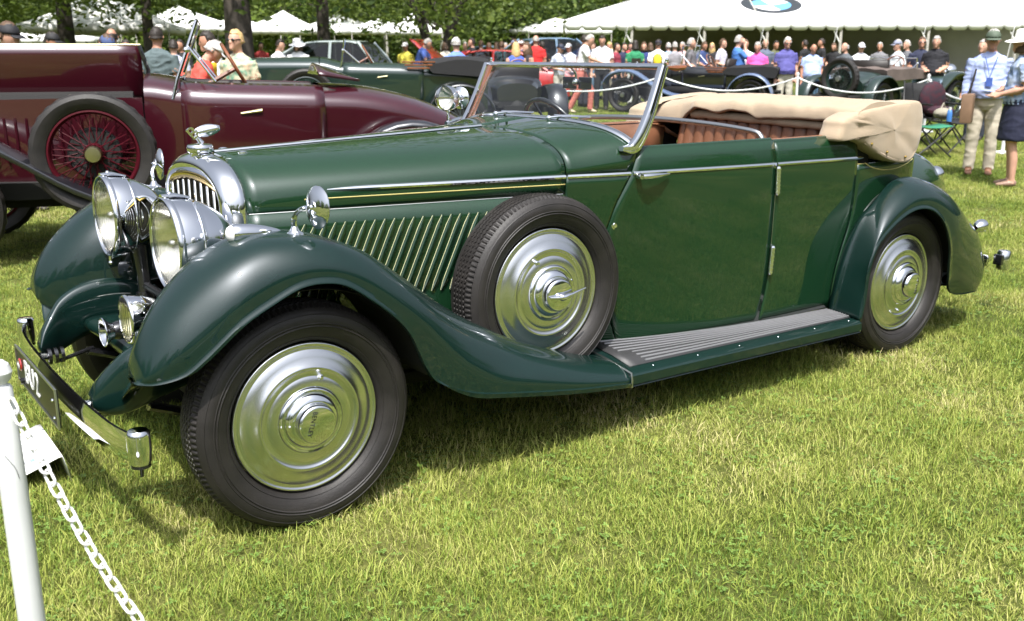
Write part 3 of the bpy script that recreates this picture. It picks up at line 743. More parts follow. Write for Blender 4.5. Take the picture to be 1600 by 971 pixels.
# ---- tail
def tsec(x):
    zt = np.interp(x, [2.9, 3.3, 3.6, 3.75, 3.9, 4.1, 4.3, 4.45, 4.55], [.96, .985, .985, .978, .955, .88, .755, .60, .46])
    W = hw(x); zb = np.interp(x, [2.9, 3.6, 4.55], [.30, .30, .36]); zm = zb+(zt-zb)*.62; n = 2.6
    pts = [(-W*.93, zb), (-W*.98, zb+(zm-zb)*.5)]
    for th in np.linspace(0, math.pi, 25):
        c, q = math.cos(th), math.sin(th); pts.append((-W*np.sign(c)*abs(c)**(2/n), zm+(zt-zm)*q**(2/n)))
    pts += [(W*.98, zb+(zm-zb)*.5), (W*.93, zb)]
    return [np.array([x, y, z]) for y, z in pts]
xs = np.concatenate([np.linspace(3.40, 4.3, 16), np.linspace(4.34, 4.55, 7)])
b = B(); b.grid([tsec(x) for x in xs]); b.poly(tsec(4.55)); tl = b.obj('tail', M['green'], car, sharp=60)
B().tube([tsec(x)[14]+np.array([0, 0, .004]) for x in np.linspace(3.6, 4.5, 14)], .006, 6).obj('tail_bead', M['chrome'], tl)
for s in (-1, 1):
    o = (3.93, s*.43, .80)
    b = B(); b.lathe([(.018, -.05), (.034, -.03), (.044, 0), (.047, .025), (.042, .038)], o, (1, 0, .1), 24); t1 = b.obj('tail_lamp', M['chrome'], car)
    b = B(); b.lathe([(.042, .038), (.032, .056), (.016, .066), (0, .068)], o, (1, 0, .1), 20); b.obj('lens', M['chrome'], t1)
    o = (4.16, s*.61, .515)
    b = B(); b.lathe([(.012, -.05), (.03, -.03), (.038, 0), (.036, .02)], o, (1, 0, .1), 24); t2 = b.obj('tail_lamp', M['chrome'], car)
    b = B(); b.lathe([(.036, .02), (.027, .034), (.012, .042), (0, .043)], o, (1, 0, .1), 20); b.obj('lens', M['red'], t2)
    b = B(); b.lathe([(0, .058), (.03, .056), (.037, .046), (.037, -.042), (.032, -.054), (0, -.056)], (4.37, s*.655, .302), (0, 0, 1), 28); e = b.obj('bumper_end', M['chrome'], car)
    b = B(); b.box((4.325, s*.65, .31), (.03, .05, .06)); b.obj('bumper_clamp', M['black'], e, bevel=.006)
ys = np.linspace(-.66, .66, 17)
rows = [[(4.27+.13*(1-(y/.66)**2), y*.93, .302-.03), (4.285+.13*(1-(y/.66)**2), y*.93, .302), (4.27+.13*(1-(y/.66)**2), y*.93, .332)] for y in ys]
B().grid(rows).obj('rear_bumper', M['chrome'], car, solid=.006)

# ---- interior
b = B(); b.box((2.2, 0, .33), (2.0, 1.0, .04)); b.obj('cockpit_floor', M['dark'], car)
b = B(); b.grid([[(1.50+.02*math.cos(y*3), y, z) for y in np.linspace(-.56, .56, 12)] for z in np.linspace(.82, 1.10, 4)]); b.obj('dashboard', M['wood'], car, solid=.02)
def pleated(name, x0, z0, z1, y0, y1, n, lean, topr):
    g = B(); b = B()
    rows = []
    m = n*8+1
    for j in range(14):
        t = j/13
        row = []
        for i in range(m):
            y = y0+(y1-y0)*i/(m-1); f = abs(math.sin(math.pi*i/8))**.5*.020
            ang = max(0, (t-.7)/.3)*math.pi*.62
            x = x0+lean*min(t, .7)/.7-f-(0 if t < .7 else -topr*(1-math.cos(ang))); z = z0+(z1-topr-z0)*min(t, .7)/.7+(topr+f*.8)*math.sin(ang)
            edge = 1-min(1, min(i, m-1-i)/8); 
            row.append((x+.05*edge**2, y, z-.03*edge**2*t))
        rows.append(row)
    b.grid(rows); return b.obj(name, M['leather'], car, solid=.02, off=-1)
pleated('rear_seat_back', 2.76, .62, 1.150, -.60, .50, 15, .10, .05)
pleated('front_seat_back', 2.02, .60, .985, -.55, -.02, 6, .10, .06)
pleated('front_seat_back', 2.02, .60, .985, .02, .55, 6, .10, .06)
b = B(); b.box((1.84, -.29, .60), (.46, .50, .16)); b.box((1.84, .29, .60), (.46, .50, .16)); b.obj('front_seat_cushion', M['leather'], car, bevel=.05)
b = B(); b.box((2.62, 0, .58), (.44, 1.10, .16)); b.obj('rear_seat_cushion', M['leather'], car, bevel=.05)
# bright rail standing behind the front seats
rail = sp([(2.23, -.625, 1.075), (2.23, -.615, 1.105), (2.225, -.56, 1.125), (2.22, -.30, 1.142), (2.22, 0, 1.148), (2.22, .30, 1.142), (2.225, .56, 1.125), (2.23, .62, 1.09)], 40)
B().tube(rail, .0125, 10).obj('division_rail', M['steel'], car)
# steering wheel
c = np.array([1.90, .40, 1.06]); ax = unit((1, 0, .55))
u = unit(np.cross(ax, (0, 1, 0))); v = np.cross(ax, u); 
b = B(); ring = [c+.20*(u*math.cos(q)+np.array([0, 1, 0])*math.sin(q)) for q in np.linspace(0, 2*math.pi, 41)]
b.tube(ring, .0125, 10, caps=False); sw = b.obj('steering_wheel', M['black'], car)
b = B()
for q in (.3, 2.1, 4.2, 5.6): b.tube([c, c+.19*(u*math.cos(q)+np.array([0, 1, 0])*math.sin(q))], .007, 6)
b.tube([c+ax*.02, c-ax*.5], .02, 8); b.obj('steering_column', M['black'], sw)

# ---- folded hood
from mathutils import noise as mnoise
def wr(x, y, z, f=7.0, seed=0.0):
    """soft fabric wrinkle, -1..1: ridged noise"""
    v = mnoise.noise(Vector((x*f+seed, y*f*.45, z*f)))
    return (1-2*abs(v))*.5+.5*mnoise.noise(Vector((x*f*.5+9, y*f*.8+seed, z*f*.5)))
hem_z = curve1([-.72, -.60, -.35, -.17, -.11, -.04, .06, .16, .24, .30, .36, .44, .60, .72], [1.140, 1.139, 1.143, 1.140, 1.134, 1.160, 1.163, 1.146, 1.160, 1.168, 1.145, 1.092, 1.080, 1.085])
top_z = curve1([-.72, -.5, .2, .38, .55, .72], [1.228, 1.236, 1.243, 1.232, 1.203, 1.185])
rows = []
for y in np.linspace(-.70, .72, 110):
    h_, t_ = hem_z(y), top_z(y); bul = .012*max(0, h_-1.145)/.02
    keys = [(2.826, h_+.002), (2.806-bul, h_), (2.800-bul, h_+.012), (2.812-bul*.5, (h_+t_)/2+.005), (2.845, t_-.022), (2.93, t_-.002), (3.10, t_-.004), (3.28, t_-.014), (3.375, t_-.030), (3.415, t_-.062), (3.425, t_-.12), (3.41, 1.04), (3.35, .985)]
    bk = .125*max(0, min(1, (-y-.40)/.22))**1.3; keys = [(x-bk*max(0, min(1, (x-3.0)/.4)), z) for x, z in keys]
    sec = sp(keys, 46)
    row = []
    for i, (x, z) in enumerate(sec):
        d = (.0085*wr(x, y, z, 8)+.0035*wr(x, y*1.6, z, 19, 4))*(1 if 3 < i < 44 else .3)
        row.append((x-d*(.8 if i < 14 else -.3), y, z+d))
    rows.append(row)
hd = B(); hd.grid(rows); hd.poly(rows[0]); hd.poly(rows[-1]); hd = hd.obj('folded_hood', M['tan'], car, sharp=50)
pts = sp([(2.835, -.66, 1.116), (2.838, -.5, 1.117), (2.838, -.16, 1.126), (2.838, .20, 1.134), (2.842, .37, 1.136)], 40)
B().tube(pts, [.0205+.0016*math.sin(i*.9)+.0012*math.sin(i*2.3) for i in range(40)], 16, flat=(1.0, 1.1)).obj('hood_roll', M['tan'], hd)
def bag(s):
    out = [(2.655, 1.068), (2.672, 1.125), (2.690, 1.158), (2.784, 1.187), (2.90, 1.203), (3.08, 1.222), (3.20, 1.230), (3.275, 1.228), (3.308, 1.205), (3.320, 1.150), (3.318, 1.08), (3.290, .980), (3.245, .945), (3.20, .935), (3.07, .955), (2.985, .985), (2.908, 1.014), (2.827, 1.056), (2.74, 1.066)]
    o = sp(out, 110, closed=True); cen = np.array([3.06, 1.10]); rows = []
    for f, yo in ((.95, .585), (1.0, .60), (1.008, .63), (1.01, .652), (1.008, .672), (1.004, .688), (.992, .699), (.965, .706), (.90, .710), (.80, .713), (.66, .715), (.52, .717), (.36, .718), (.2, .719), (.02, .719)):
        row = []
        for p in o:
            q = cen+(p-cen)*f; x, z = q
            d = .010*wr(x*1.2-z*.6, .3*s, z+x*.3, 6.0, 3.1*s)+.0035*wr(x-z, .2, z*1.3+x*.5, 15, 1.7*s)
            # the fold where the corner piece laps the cover, and the pull lines to the lower studs
            ln = (x-(2.80+.02*(1.18-z)/.12)); d -= .016*math.exp(-(ln/.016)**2)*(1 if z > 1.05 else 0)
            ln2 = (z-1.155)+.30*(x-2.95); d += .004*math.exp(-(ln2/.035)**2)*min(1, max(0, (x-2.85)/.1))
            ln3 = (x-3.20)*.8+(z-1.03)*1.0; d -= .004*math.exp(-(ln3/.035)**2)
            k = 1 if f < .99 else .45
            row.append((x, s*(yo+d*k), z+(.3*d if f > .9 else 0)))
        rows.append(row)
    b = B(); b.grid(rows, cu=True); return b.obj('hood_corner', M['tan'], hd, sharp=70)
for s in (-1, 1):
    hc = bag(s)
    hem = sp([(2.86, 1.046), (2.98, .994), (3.07, .962), (3.16, .945), (3.21, .945), (3.25, .957), (3.285, .995)], 24)
    B().tube([(x, s*.706, z+.006) for x, z in hem], .006, 6, flat=(1, 1.5)).obj('hem', M['tan'], hc)
    for x, z in ((3.185, .968), (3.03, 1.000), (2.90, 1.045)): B().ball((x, s*.717, z), .007, 8).obj('stud', M['brass'], hc)
b = B()
for i in range(3): b.tube([(2.90+.06*i, -.60, 1.04-.02*i), (3.05+.03*i, -.62, .985-.01*i), (3.2, -.62, .955)], .011, 6)
b.obj('hood_frame', M['dark'], hd)

# ---- spot lamp on the far screen post
sp0 = np.array([1.37, .545, 1.248]); sx = unit((-1, -.35, .02))
b = B(); b.lathe([(.058, .03), (.060, .02), (.058, -.005), (.05, -.035), (.034, -.058), (.012, -.068), (0, -.069)], sp0, sx, 32); sl = b.obj('spot_lamp', M['chrome'], car)
B().lathe([(.057, .028), (.04, .038), (.02, .043), (0, .044)], sp0, sx, 28).obj('lens', M['lens'], sl)
B().lathe([(.055, .026), (.04, .0), (.015, -.02), (0, -.022)], sp0, sx, 24).obj('reflector', M['reflector'], sl)
b = B(); b.lathe([(.052, -.002), (.053, .002), (.04, .012), (.02, .02), (0, .022)], sp0-sx*.095, sx, 28); b.obj('lamp_mirror', M['chrome'], sl)
b = B(); b.tube([sp0+np.array([0, 0, -.058]), sp0+np.array([0, .0, -.12]), sp0+np.array([.06, .03, -.17])], .008, 8); b.tube([sp0+np.array([-.02, -.01, -.115]), sp0+np.array([.09, .04, -.10])], .009, 8); b.obj('spot_lamp_bracket', M['chrome'], sl)
# ================================================================ GROUND AND GRASS
def grass_ground_mat():
    m = bpy.data.materials.new('lawn soil and thatch'); m.use_nodes = True; t = m.node_tree; p = t.nodes['Principled BSDF']
    g = t.nodes.new('ShaderNodeNewGeometry')
    n1 = t.nodes.new('ShaderNodeTexNoise'); n1.inputs['Scale'].default_value = .55; n1.inputs['Detail'].default_value = 6
    n2 = t.nodes.new('ShaderNodeTexNoise'); n2.inputs['Scale'].default_value = 26; n2.inputs['Detail'].default_value = 6; n2.inputs['Roughness'].default_value = .75
    for n in (n1, n2): t.links.new(g.outputs['Position'], n.inputs['Vector'])
    mx = t.nodes.new('ShaderNodeMath'); mx.operation = 'MULTIPLY_ADD'; mx.inputs[1].default_value = .45
    t.links.new(n2.outputs['Fac'], mx.inputs[0]); sc_ = t.nodes.new('ShaderNodeMath'); sc_.operation = 'MULTIPLY'; sc_.inputs[1].default_value = .55
    t.links.new(n1.outputs['Fac'], sc_.inputs[0]); t.links.new(sc_.outputs[0], mx.inputs[2])
    r = t.nodes.new('ShaderNodeValToRGB'); e = r.color_ramp.elements
    e[0].position = .36; e[0].color = (.045, .065, .012, 1); e[1].position = .70; e[1].color = (.20, .19, .06, 1)
    e2 = r.color_ramp.elements.new(.5); e2.color = (.085, .10, .022, 1)
    t.links.new(mx.outputs[0], r.inputs['Fac']); t.links.new(r.outputs[0], p.inputs['Base Color']); p.inputs['Roughness'].default_value = .9
    p.inputs['Specular IOR Level'].default_value = .15
    b = t.nodes.new('ShaderNodeBump'); b.inputs['Strength'].default_value = .8; b.inputs['Distance'].default_value = .03
    t.links.new(n2.outputs['Fac'], b.inputs['Height']); t.links.new(b.outputs[0], p.inputs['Normal'])
    return m
def blade_mat():
    m = bpy.data.materials.new('grass blades'); m.use_nodes = True; t = m.node_tree; p = t.nodes['Principled BSDF']
    g = t.nodes.new('ShaderNodeNewGeometry'); oi = t.nodes.new('ShaderNodeObjectInfo')
    n1 = t.nodes.new('ShaderNodeTexNoise'); n1.inputs['Scale'].default_value = .9; n1.inputs['Detail'].default_value = 5
    t.links.new(g.outputs['Position'], n1.inputs['Vector'])
    a = t.nodes.new('ShaderNodeMath'); a.operation = 'MULTIPLY_ADD'; a.inputs[1].default_value = .50
    t.links.new(g.outputs['Random Per Island'], a.inputs[0])
    s1 = t.nodes.new('ShaderNodeMath'); s1.operation = 'MULTIPLY_ADD'; s1.inputs[1].default_value = 1.45; s1.inputs[2].default_value = -.46
    t.links.new(n1.outputs['Fac'], s1.inputs[0]); t.links.new(s1.outputs[0], a.inputs[2])
    r = t.nodes.new('ShaderNodeValToRGB'); e = r.color_ramp.elements
    e[0].position = .10; e[0].color = (.075, .14, .020, 1); e[1].position = .93; e[1].color = (.60, .52, .28, 1)
    for q, c in ((.33, (.165, .235, .036)), (.55, (.30, .345, .065)), (.78, (.42, .42, .13))):
        x = r.color_ramp.elements.new(q); x.color = (*c, 1)
    t.links.new(a.outputs[0], r.inputs['Fac']); t.links.new(r.outputs[0], p.inputs['Base Color'])
    p.inputs['Roughness'].default_value = .55; p.inputs['Specular IOR Level'].default_value = .25
    tr = t.nodes.new('ShaderNodeBsdfTranslucent'); t.links.new(r.outputs[0], tr.inputs['Color'])
    mix = t.nodes.new('ShaderNodeMixShader'); mix.inputs[0].default_value = .26
    t.links.new(p.outputs[0], mix.inputs[1]); t.links.new(tr.outputs[0], mix.inputs[2]); t.links.new(mix.outputs[0], t.nodes['Material Output'].inputs['Surface'])
    return m
GM = grass_ground_mat(); BM_ = blade_mat()
def polar_rows(r0, r1, nr, a0, a1, na, base=0.0):
    rows = []
    for r in (r0*(r1/r0)**np.linspace(0, 1, nr)):
        row = []
        for a in np.linspace(a0, a1, na):
            x = CAM[0]+r*math.sin(a); y = CAM[1]+r*math.cos(a); row.append((x, y, gz(x, y)+base+.012*math.sin(x*2.1+1)*math.sin(y*1.7)*(1 if r > 1 else 0)-.012))
        rows.append(row)
    return rows
b = B(); b.grid(polar_rows(.2, 700, 60, -math.pi, math.pi, 73)); b.obj('ground', GM, kind='structure')

tc_ = bpy.data.collections.new('tuft sources')
def tuft(seed, n, hgt, spread, wd, dry=.1):
    r = np.random.default_rng(seed); b = B()
    for i in range(n):
        a = r.uniform(0, 2*math.pi); d = spread*math.sqrt(r.uniform()); x, y = d*math.cos(a), d*math.sin(a)
        h = hgt*r.uniform(.45, 1.25); la = r.uniform(0, 2*math.pi); ln = r.uniform(.15, 1.15)*h; w_ = wd*r.uniform(.6, 1.3)
        if r.uniform() < dry: ln *= 1.8; h *= .7
        dx, dy = math.cos(la), math.sin(la); px, py = -dy*w_/2, dx*w_/2
        p0 = np.array([x, y, -.004]); p1 = p0+np.array([dx*ln*.3, dy*ln*.3, h*.62]); p2 = p0+np.array([dx*ln, dy*ln, h])
        o = len(b.v)
        b.v += [(p0[0]-px, p0[1]-py, p0[2]), (p0[0]+px, p0[1]+py, p0[2]), (p1[0]+px*.8, p1[1]+py*.8, p1[2]), (p1[0]-px*.8, p1[1]-py*.8, p1[2]), tuple(p2)]
        b.f += [(o, o+1, o+2, o+3), (o+3, o+2, o+4)]; b.m += [0, 0]
    me = bpy.data.meshes.new('tuft'); me.from_pydata(b.v, [], b.f); me.materials.append(BM_)
    o = bpy.data.objects.new('grass_tuft', me); tc_.objects.link(o); return o
for i in range(7): tuft(100+i, 72, (.027, .036, .021, .044, .029, .024, .014)[i], .088, .0027, (.08, .08, .25, .05, .15, .25, .6)[i])

def clover(seed):
    r = np.random.default_rng(seed); b = B()
    for i in range(9):
        a = r.uniform(0, 2*math.pi); d = .07*math.sqrt(r.uniform()); c = np.array([d*math.cos(a), d*math.sin(a), r.uniform(.008, .024)])
        for k in range(3):
            q = a+k*2.1; e = np.array([math.cos(q), math.sin(q), r.uniform(-.1, .3)]); f = np.array([-math.sin(q), math.cos(q), 0])
            b.poly([c, c+e*.005+f*.004, c+e*.011, c+e*.005-f*.004])
    me = bpy.data.meshes.new('clover'); me.from_pydata(b.v, [], b.f); me.materials.append(M['leaf_clover'])
    o = bpy.data.objects.new('clover_tuft', me); tc_.objects.link(o)
M['leaf_clover'] = mat('clover leaves', (.085, .16, .030), .5, col2=(.15, .23, .045), vscale=30)
clover(5)

def scatter(name, mesh_rows, near, far, d_near, d_far, smin, smax, seed):
    b = B(); b.grid(mesh_rows); me = bpy.data.meshes.new(name); me.from_pydata(b.v, [], b.f); me.materials.append(BM_)
    o = bpy.data.objects.new(name, me); COL.objects.link(o); o['kind'] = 'stuff'
    ng = bpy.data.node_groups.new('scatter grass', 'GeometryNodeTree')
    ng.interface.new_socket('Geometry', in_out='INPUT', socket_type='NodeSocketGeometry'); ng.interface.new_socket('Geometry', in_out='OUTPUT', socket_type='NodeSocketGeometry')
    N = ng.nodes; L = ng.links
    gi = N.new('NodeGroupInput'); go = N.new('NodeGroupOutput'); ds = N.new('GeometryNodeDistributePointsOnFaces'); ds.inputs['Seed'].default_value = seed
    pos = N.new('GeometryNodeInputPosition'); dist = N.new('ShaderNodeVectorMath'); dist.operation = 'DISTANCE'; dist.inputs[1].default_value = (CAM[0], CAM[1], 0)
    L.new(pos.outputs[0], dist.inputs[0]); mr = N.new('ShaderNodeMapRange'); mr.inputs['From Min'].default_value = near; mr.inputs['From Max'].default_value = far
    mr.inputs['To Min'].default_value = 1; mr.inputs['To Max'].default_value = d_far/d_near
    L.new(dist.outputs['Value'], mr.inputs['Value']); pw = N.new('ShaderNodeMath'); pw.operation = 'MULTIPLY'; pw.inputs[1].default_value = d_near
    L.new(mr.outputs[0], pw.inputs[0]); L.new(pw.outputs[0], ds.inputs['Density']); L.new(gi.outputs[0], ds.inputs['Mesh'])
    ci = N.new('GeometryNodeCollectionInfo'); ci.inputs['Collection'].default_value = tc_; ci.inputs['Separate Children'].default_value = True; ci.inputs['Reset Children'].default_value = True
    ip = N.new('GeometryNodeInstanceOnPoints'); ip.inputs['Pick Instance'].default_value = True
    L.new(ds.outputs['Points'], ip.inputs['Points']); L.new(ci.outputs[0], ip.inputs['Instance'])
    rr = N.new('FunctionNodeRandomValue'); rr.data_type = 'FLOAT_VECTOR'; rr.inputs[0].default_value = (-.15, -.15, 0); rr.inputs[1].default_value = (.15, .15, 6.283)
    L.new(rr.outputs[0], ip.inputs['Rotation'])
    rs = N.new('FunctionNodeRandomValue'); rs.data_type = 'FLOAT'; rs.inputs[2].default_value = smin; rs.inputs[3].default_value = smax
    L.new(rs.outputs[1], ip.inputs['Scale']); L.new(ip.outputs[0], go.inputs[0])
    md = o.modifiers.new('scatter', 'NODES'); md.node_group = ng
    return o
aC = YAW
scatter('grass', polar_rows(.7, 9.0, 20, aC-1.05, aC+1.05, 24), 2.0, 8.5, 400, 170, .75, 1.25, 3)
scatter('grass', polar_rows(9.0, 32.0, 16, aC-.85, aC+.85, 20), 9.0, 30, 95, 16, 1.0, 1.7, 5)

# ================================================================ TREES
def leaf_mat(name, c1, c2, c3):
    m = bpy.data.materials.new(name); m.use_nodes = True; t = m.node_tree; p = t.nodes['Principled BSDF']
    g = t.nodes.new('ShaderNodeNewGeometry'); n1 = t.nodes.new('ShaderNodeTexNoise'); n1.inputs['Scale'].default_value = .6; n1.inputs['Detail'].default_value = 3
    t.links.new(g.outputs['Position'], n1.inputs['Vector'])
    a = t.nodes.new('ShaderNodeMath'); a.operation = 'MULTIPLY_ADD'; a.inputs[1].default_value = .5
    t.links.new(g.outputs['Random Per Island'], a.inputs[0])
    s1 = t.nodes.new('ShaderNodeMath'); s1.operation = 'MULTIPLY_ADD'; s1.inputs[1].default_value = 1.0; s1.inputs[2].default_value = -.25
    t.links.new(n1.outputs['Fac'], s1.inputs[0]); t.links.new(s1.outputs[0], a.inputs[2])
    r = t.nodes.new('ShaderNodeValToRGB'); e = r.color_ramp.elements; e[0].position = .2; e[0].color = (*c1, 1); e[1].position = .85; e[1].color = (*c3, 1)
    x = e.new(.5); x.color = (*c2, 1)
    t.links.new(a.outputs[0], r.inputs['Fac']); t.links.new(r.outputs[0], p.inputs['Base Color']); p.inputs['Roughness'].default_value = .5
    tr = t.nodes.new('ShaderNodeBsdfTranslucent'); t.links.new(r.outputs[0], tr.inputs['Color'])
    mix = t.nodes.new('ShaderNodeMixShader'); mix.inputs[0].default_value = .48
    t.links.new(p.outputs[0], mix.inputs[1]); t.links.new(tr.outputs[0], mix.inputs[2]); t.links.new(mix.outputs[0], t.nodes['Material Output'].inputs['Surface'])
    return m
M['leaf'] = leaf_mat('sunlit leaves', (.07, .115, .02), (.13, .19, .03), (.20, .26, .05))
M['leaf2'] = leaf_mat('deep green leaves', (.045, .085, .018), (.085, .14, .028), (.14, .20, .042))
M['bark'] = mat('bark', (.060, .050, .042), .9, var=.35, vscale=7, bump=.8, bscale=14)

def crown_mesh(seed, rx, rz, nclump, nleaf, ls, flat=.35, skirt=0.0, mtl='leaf'):
    """leaf quads in clumps spread through an uneven volume centred on the origin"""
    r = np.random.default_rng(seed)
    d = r.normal(size=(nclump, 3)); d /= np.linalg.norm(d, axis=1)[:, None]
    rad = r.uniform(.25, 1, nclump)**.45
    lump = 1+.22*np.sin(3*d[:, 0]+seed)+.18*np.sin(4*d[:, 1]+2*seed)+.15*np.sin(5*d[:, 2])
    c = d*(rad*lump)[:, None]*np.array([rx, rx, rz]); c[:, 2] = np.where(c[:, 2] < -rz*.7, -rz*.7-skirt*r.uniform(0, 1, nclump), c[:, 2])
    n = nclump*nleaf
    cr = r.uniform(.28, .62, nclump)*rx*.30
    pc = np.repeat(c, nleaf, 0)+r.normal(size=(n, 3))*np.repeat(cr, nleaf)[:, None]*np.array([1, 1, flat+.3])
    u = r.normal(size=(n, 3)); u[:, 2] *= .5; u /= np.linalg.norm(u, axis=1)[:, None]
    v = r.normal(size=(n, 3)); v -= u*np.sum(u*v, 1)[:, None]; v /= np.linalg.norm(v, axis=1)[:, None]
    s = (ls*r.uniform(.6, 1.4, n))[:, None]
    V = np.stack([pc-u*s, pc-v*s*.45, pc+u*s, pc+v*s*.45], 1).reshape(-1, 3)
    me = bpy.data.meshes.new('crown'); me.vertices.add(4*n); me.vertices.foreach_set('co', V.ravel())
    me.loops.add(4*n); me.loops.foreach_set('vertex_index', np.arange(4*n)); me.polygons.add(n); me.polygons.foreach_set('loop_start', np.arange(n)*4)
    me.update(calc_edges=True); me.materials.append(M[mtl]); return me
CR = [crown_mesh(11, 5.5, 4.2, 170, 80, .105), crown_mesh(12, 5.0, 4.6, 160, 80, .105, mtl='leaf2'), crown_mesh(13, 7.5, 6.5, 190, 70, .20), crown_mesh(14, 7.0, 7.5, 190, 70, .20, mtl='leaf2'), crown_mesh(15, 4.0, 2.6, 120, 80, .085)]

def tree(px, D, tr, th, crown, cz, label, lean=0, limbs=5, csc=1.0, rot=0.0, multi=0, group=None, pos=None, dx=0.0):
    P = at(px, D) if pos is None else Vector((pos[0], pos[1], gz(*pos)))
    t = thing('tree', label, 'tree', P, rot, group)
    r = np.random.default_rng(int(abs(px)*7+D))
    b = B()
    stems = multi if multi else 1
    for k in range(stems):
        a = 2*math.pi*k/max(1, stems)+.4; sp_ = (.55 if multi else 0)
        top = np.array([lean+sp_*2.2*math.cos(a), sp_*2.2*math.sin(a), th])
        pts = sp([(sp_*.1*math.cos(a), sp_*.1*math.sin(a), -.1), (lean*.2+sp_*.5*math.cos(a), sp_*.5*math.sin(a), th*.3), tuple(top*np.array([.6, .6, .66])), tuple(top)], 10)
        b.tube(pts, np.linspace(tr*1.12, tr*.62, 10), 12)
    b.tube([(0, 0, -.2), (0, 0, .15), (0, 0, .5)], [tr*1.5, tr*1.2, tr*1.05], 12)
    b.obj('trunk', M['bark'], t)
    for k in range(limbs):
        a = 2*math.pi*k/limbs+r.uniform(-.4, .4); L = r.uniform(2.2, 4.2)*csc; z0 = th*r.uniform(.55, .98)
        p0 = np.array([lean*z0/th, 0, z0]); p1 = p0+np.array([math.cos(a)*L*.5, math.sin(a)*L*.5, L*r.uniform(.1, .45)]); p2 = p0+np.array([math.cos(a)*L, math.sin(a)*L, L*r.uniform(.0, .6)])
        B().tube(sp([p0, p1, p2], 8), np.linspace(tr*.38, tr*.10, 8), 7).obj('limb', M['bark'], t)
    c = bpy.data.objects.new('crown', CR[crown]); COL.objects.link(c); c.parent = t; c.location = (lean+dx, 0, cz); c.scale = (csc,)*3; c.rotation_euler = (0, 0, r.uniform(0, 6))
    return t
g1 = 'trees standing among the show cars'
tree(107, 30, .26, 4.6, 0, 5.6, 'dark trunked tree standing behind the raised maroon bonnet', group=g1, limbs=6, csc=.95)
tree(375, 24, .335, 5.5, 1, 6.6, 'thick grey trunked tree behind the blonde woman in the floral top', group=g1, limbs=4, csc=1.05)
tree(507, 34, .225, 5.5, 0, 6.6, 'slim straight trunked tree behind the dark green vintage car', group=g1, limbs=4, csc=.95)
tree(684, 33, .11, 3.4, 4, 4.5, 'multi stemmed tree with thin dark branches behind the raised red bonnet', group=g1, limbs=7, csc=1.15, multi=4)
tree(-60, 26, .2, 4.2, 0, 4.9, 'leafy tree at the left edge of the photo beyond the black capped man', group=g1, csc=.9)
tree(235, 27, .16, 4.2, 4, 4.7, 'leafy low branched tree between two small white tents', group=g1, csc=1.0)
g2 = 'trees along the far edge of the park'
far = [(-150, 62, 2, .95, 'broad tree past the left edge of the far tree belt'), (40, 66, 3, 1.0, 'tall deep green tree far behind the man in black cap and checked shirt'), (190, 60, 2, .9, 'broad green tree far behind the leftmost frame tents'), (330, 70, 3, 1.05, 'tall deep green tree left of the thick grey trunk, beyond the tents'),
       (450, 62, 2, .85, 'bright green tree above the peaked tent of the couple in white'), (580, 70, 3, 1.0, 'tall deep green tree beyond the low tent above the grey saloon'), (700, 60, 2, .85, 'bright green tree behind the thin multi stemmed tree'), (800, 64, 3, .85, 'deep green tree above the far left corner of the windscreen'),
       (900, 74, 2, .95, 'bright green tree just left of the marquee roof'), (1010, 84, 3, 1.0, 'tall deep green tree behind the left slope of the marquee')]
for i, (px, D, c, s_, lab) in enumerate(far):
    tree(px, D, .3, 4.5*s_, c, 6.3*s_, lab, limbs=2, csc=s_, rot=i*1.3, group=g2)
# wood edge far behind: one unbroken mass of leaves and undergrowth
def wood():
    r = np.random.default_rng(77); n = 52000
    a = aC+r.uniform(-.75, .75, n); D = r.uniform(105, 128, n); hgt = 11+4*np.sin(a*23)+2.5*np.sin(a*57+1); z = hgt*r.uniform(0, 1, n)**.8
    pc = np.stack([CAM[0]+D*np.sin(a), CAM[1]+D*np.cos(a), z], 1)
    u = r.normal(size=(n, 3)); u /= np.linalg.norm(u, axis=1)[:, None]; v = r.normal(size=(n, 3)); v -= u*np.sum(u*v, 1)[:, None]; v /= np.linalg.norm(v, axis=1)[:, None]
    s = (.62*r.uniform(.6, 1.4, n))[:, None]
    V = np.stack([pc-u*s, pc-v*s*.6, pc+u*s, pc+v*s*.6], 1).reshape(-1, 3)
    me = bpy.data.meshes.new('far_wood'); me.vertices.add(4*n); me.vertices.foreach_set('co', V.ravel())
    me.loops.add(4*n); me.loops.foreach_set('vertex_index', np.arange(4*n)); me.polygons.add(n); me.polygons.foreach_set('loop_start', np.arange(n)*4)
    me.update(calc_edges=True); me.materials.append(M['leaf2']); o = bpy.data.objects.new('far_wood', me); COL.objects.link(o); o['kind'] = 'stuff'
wood()
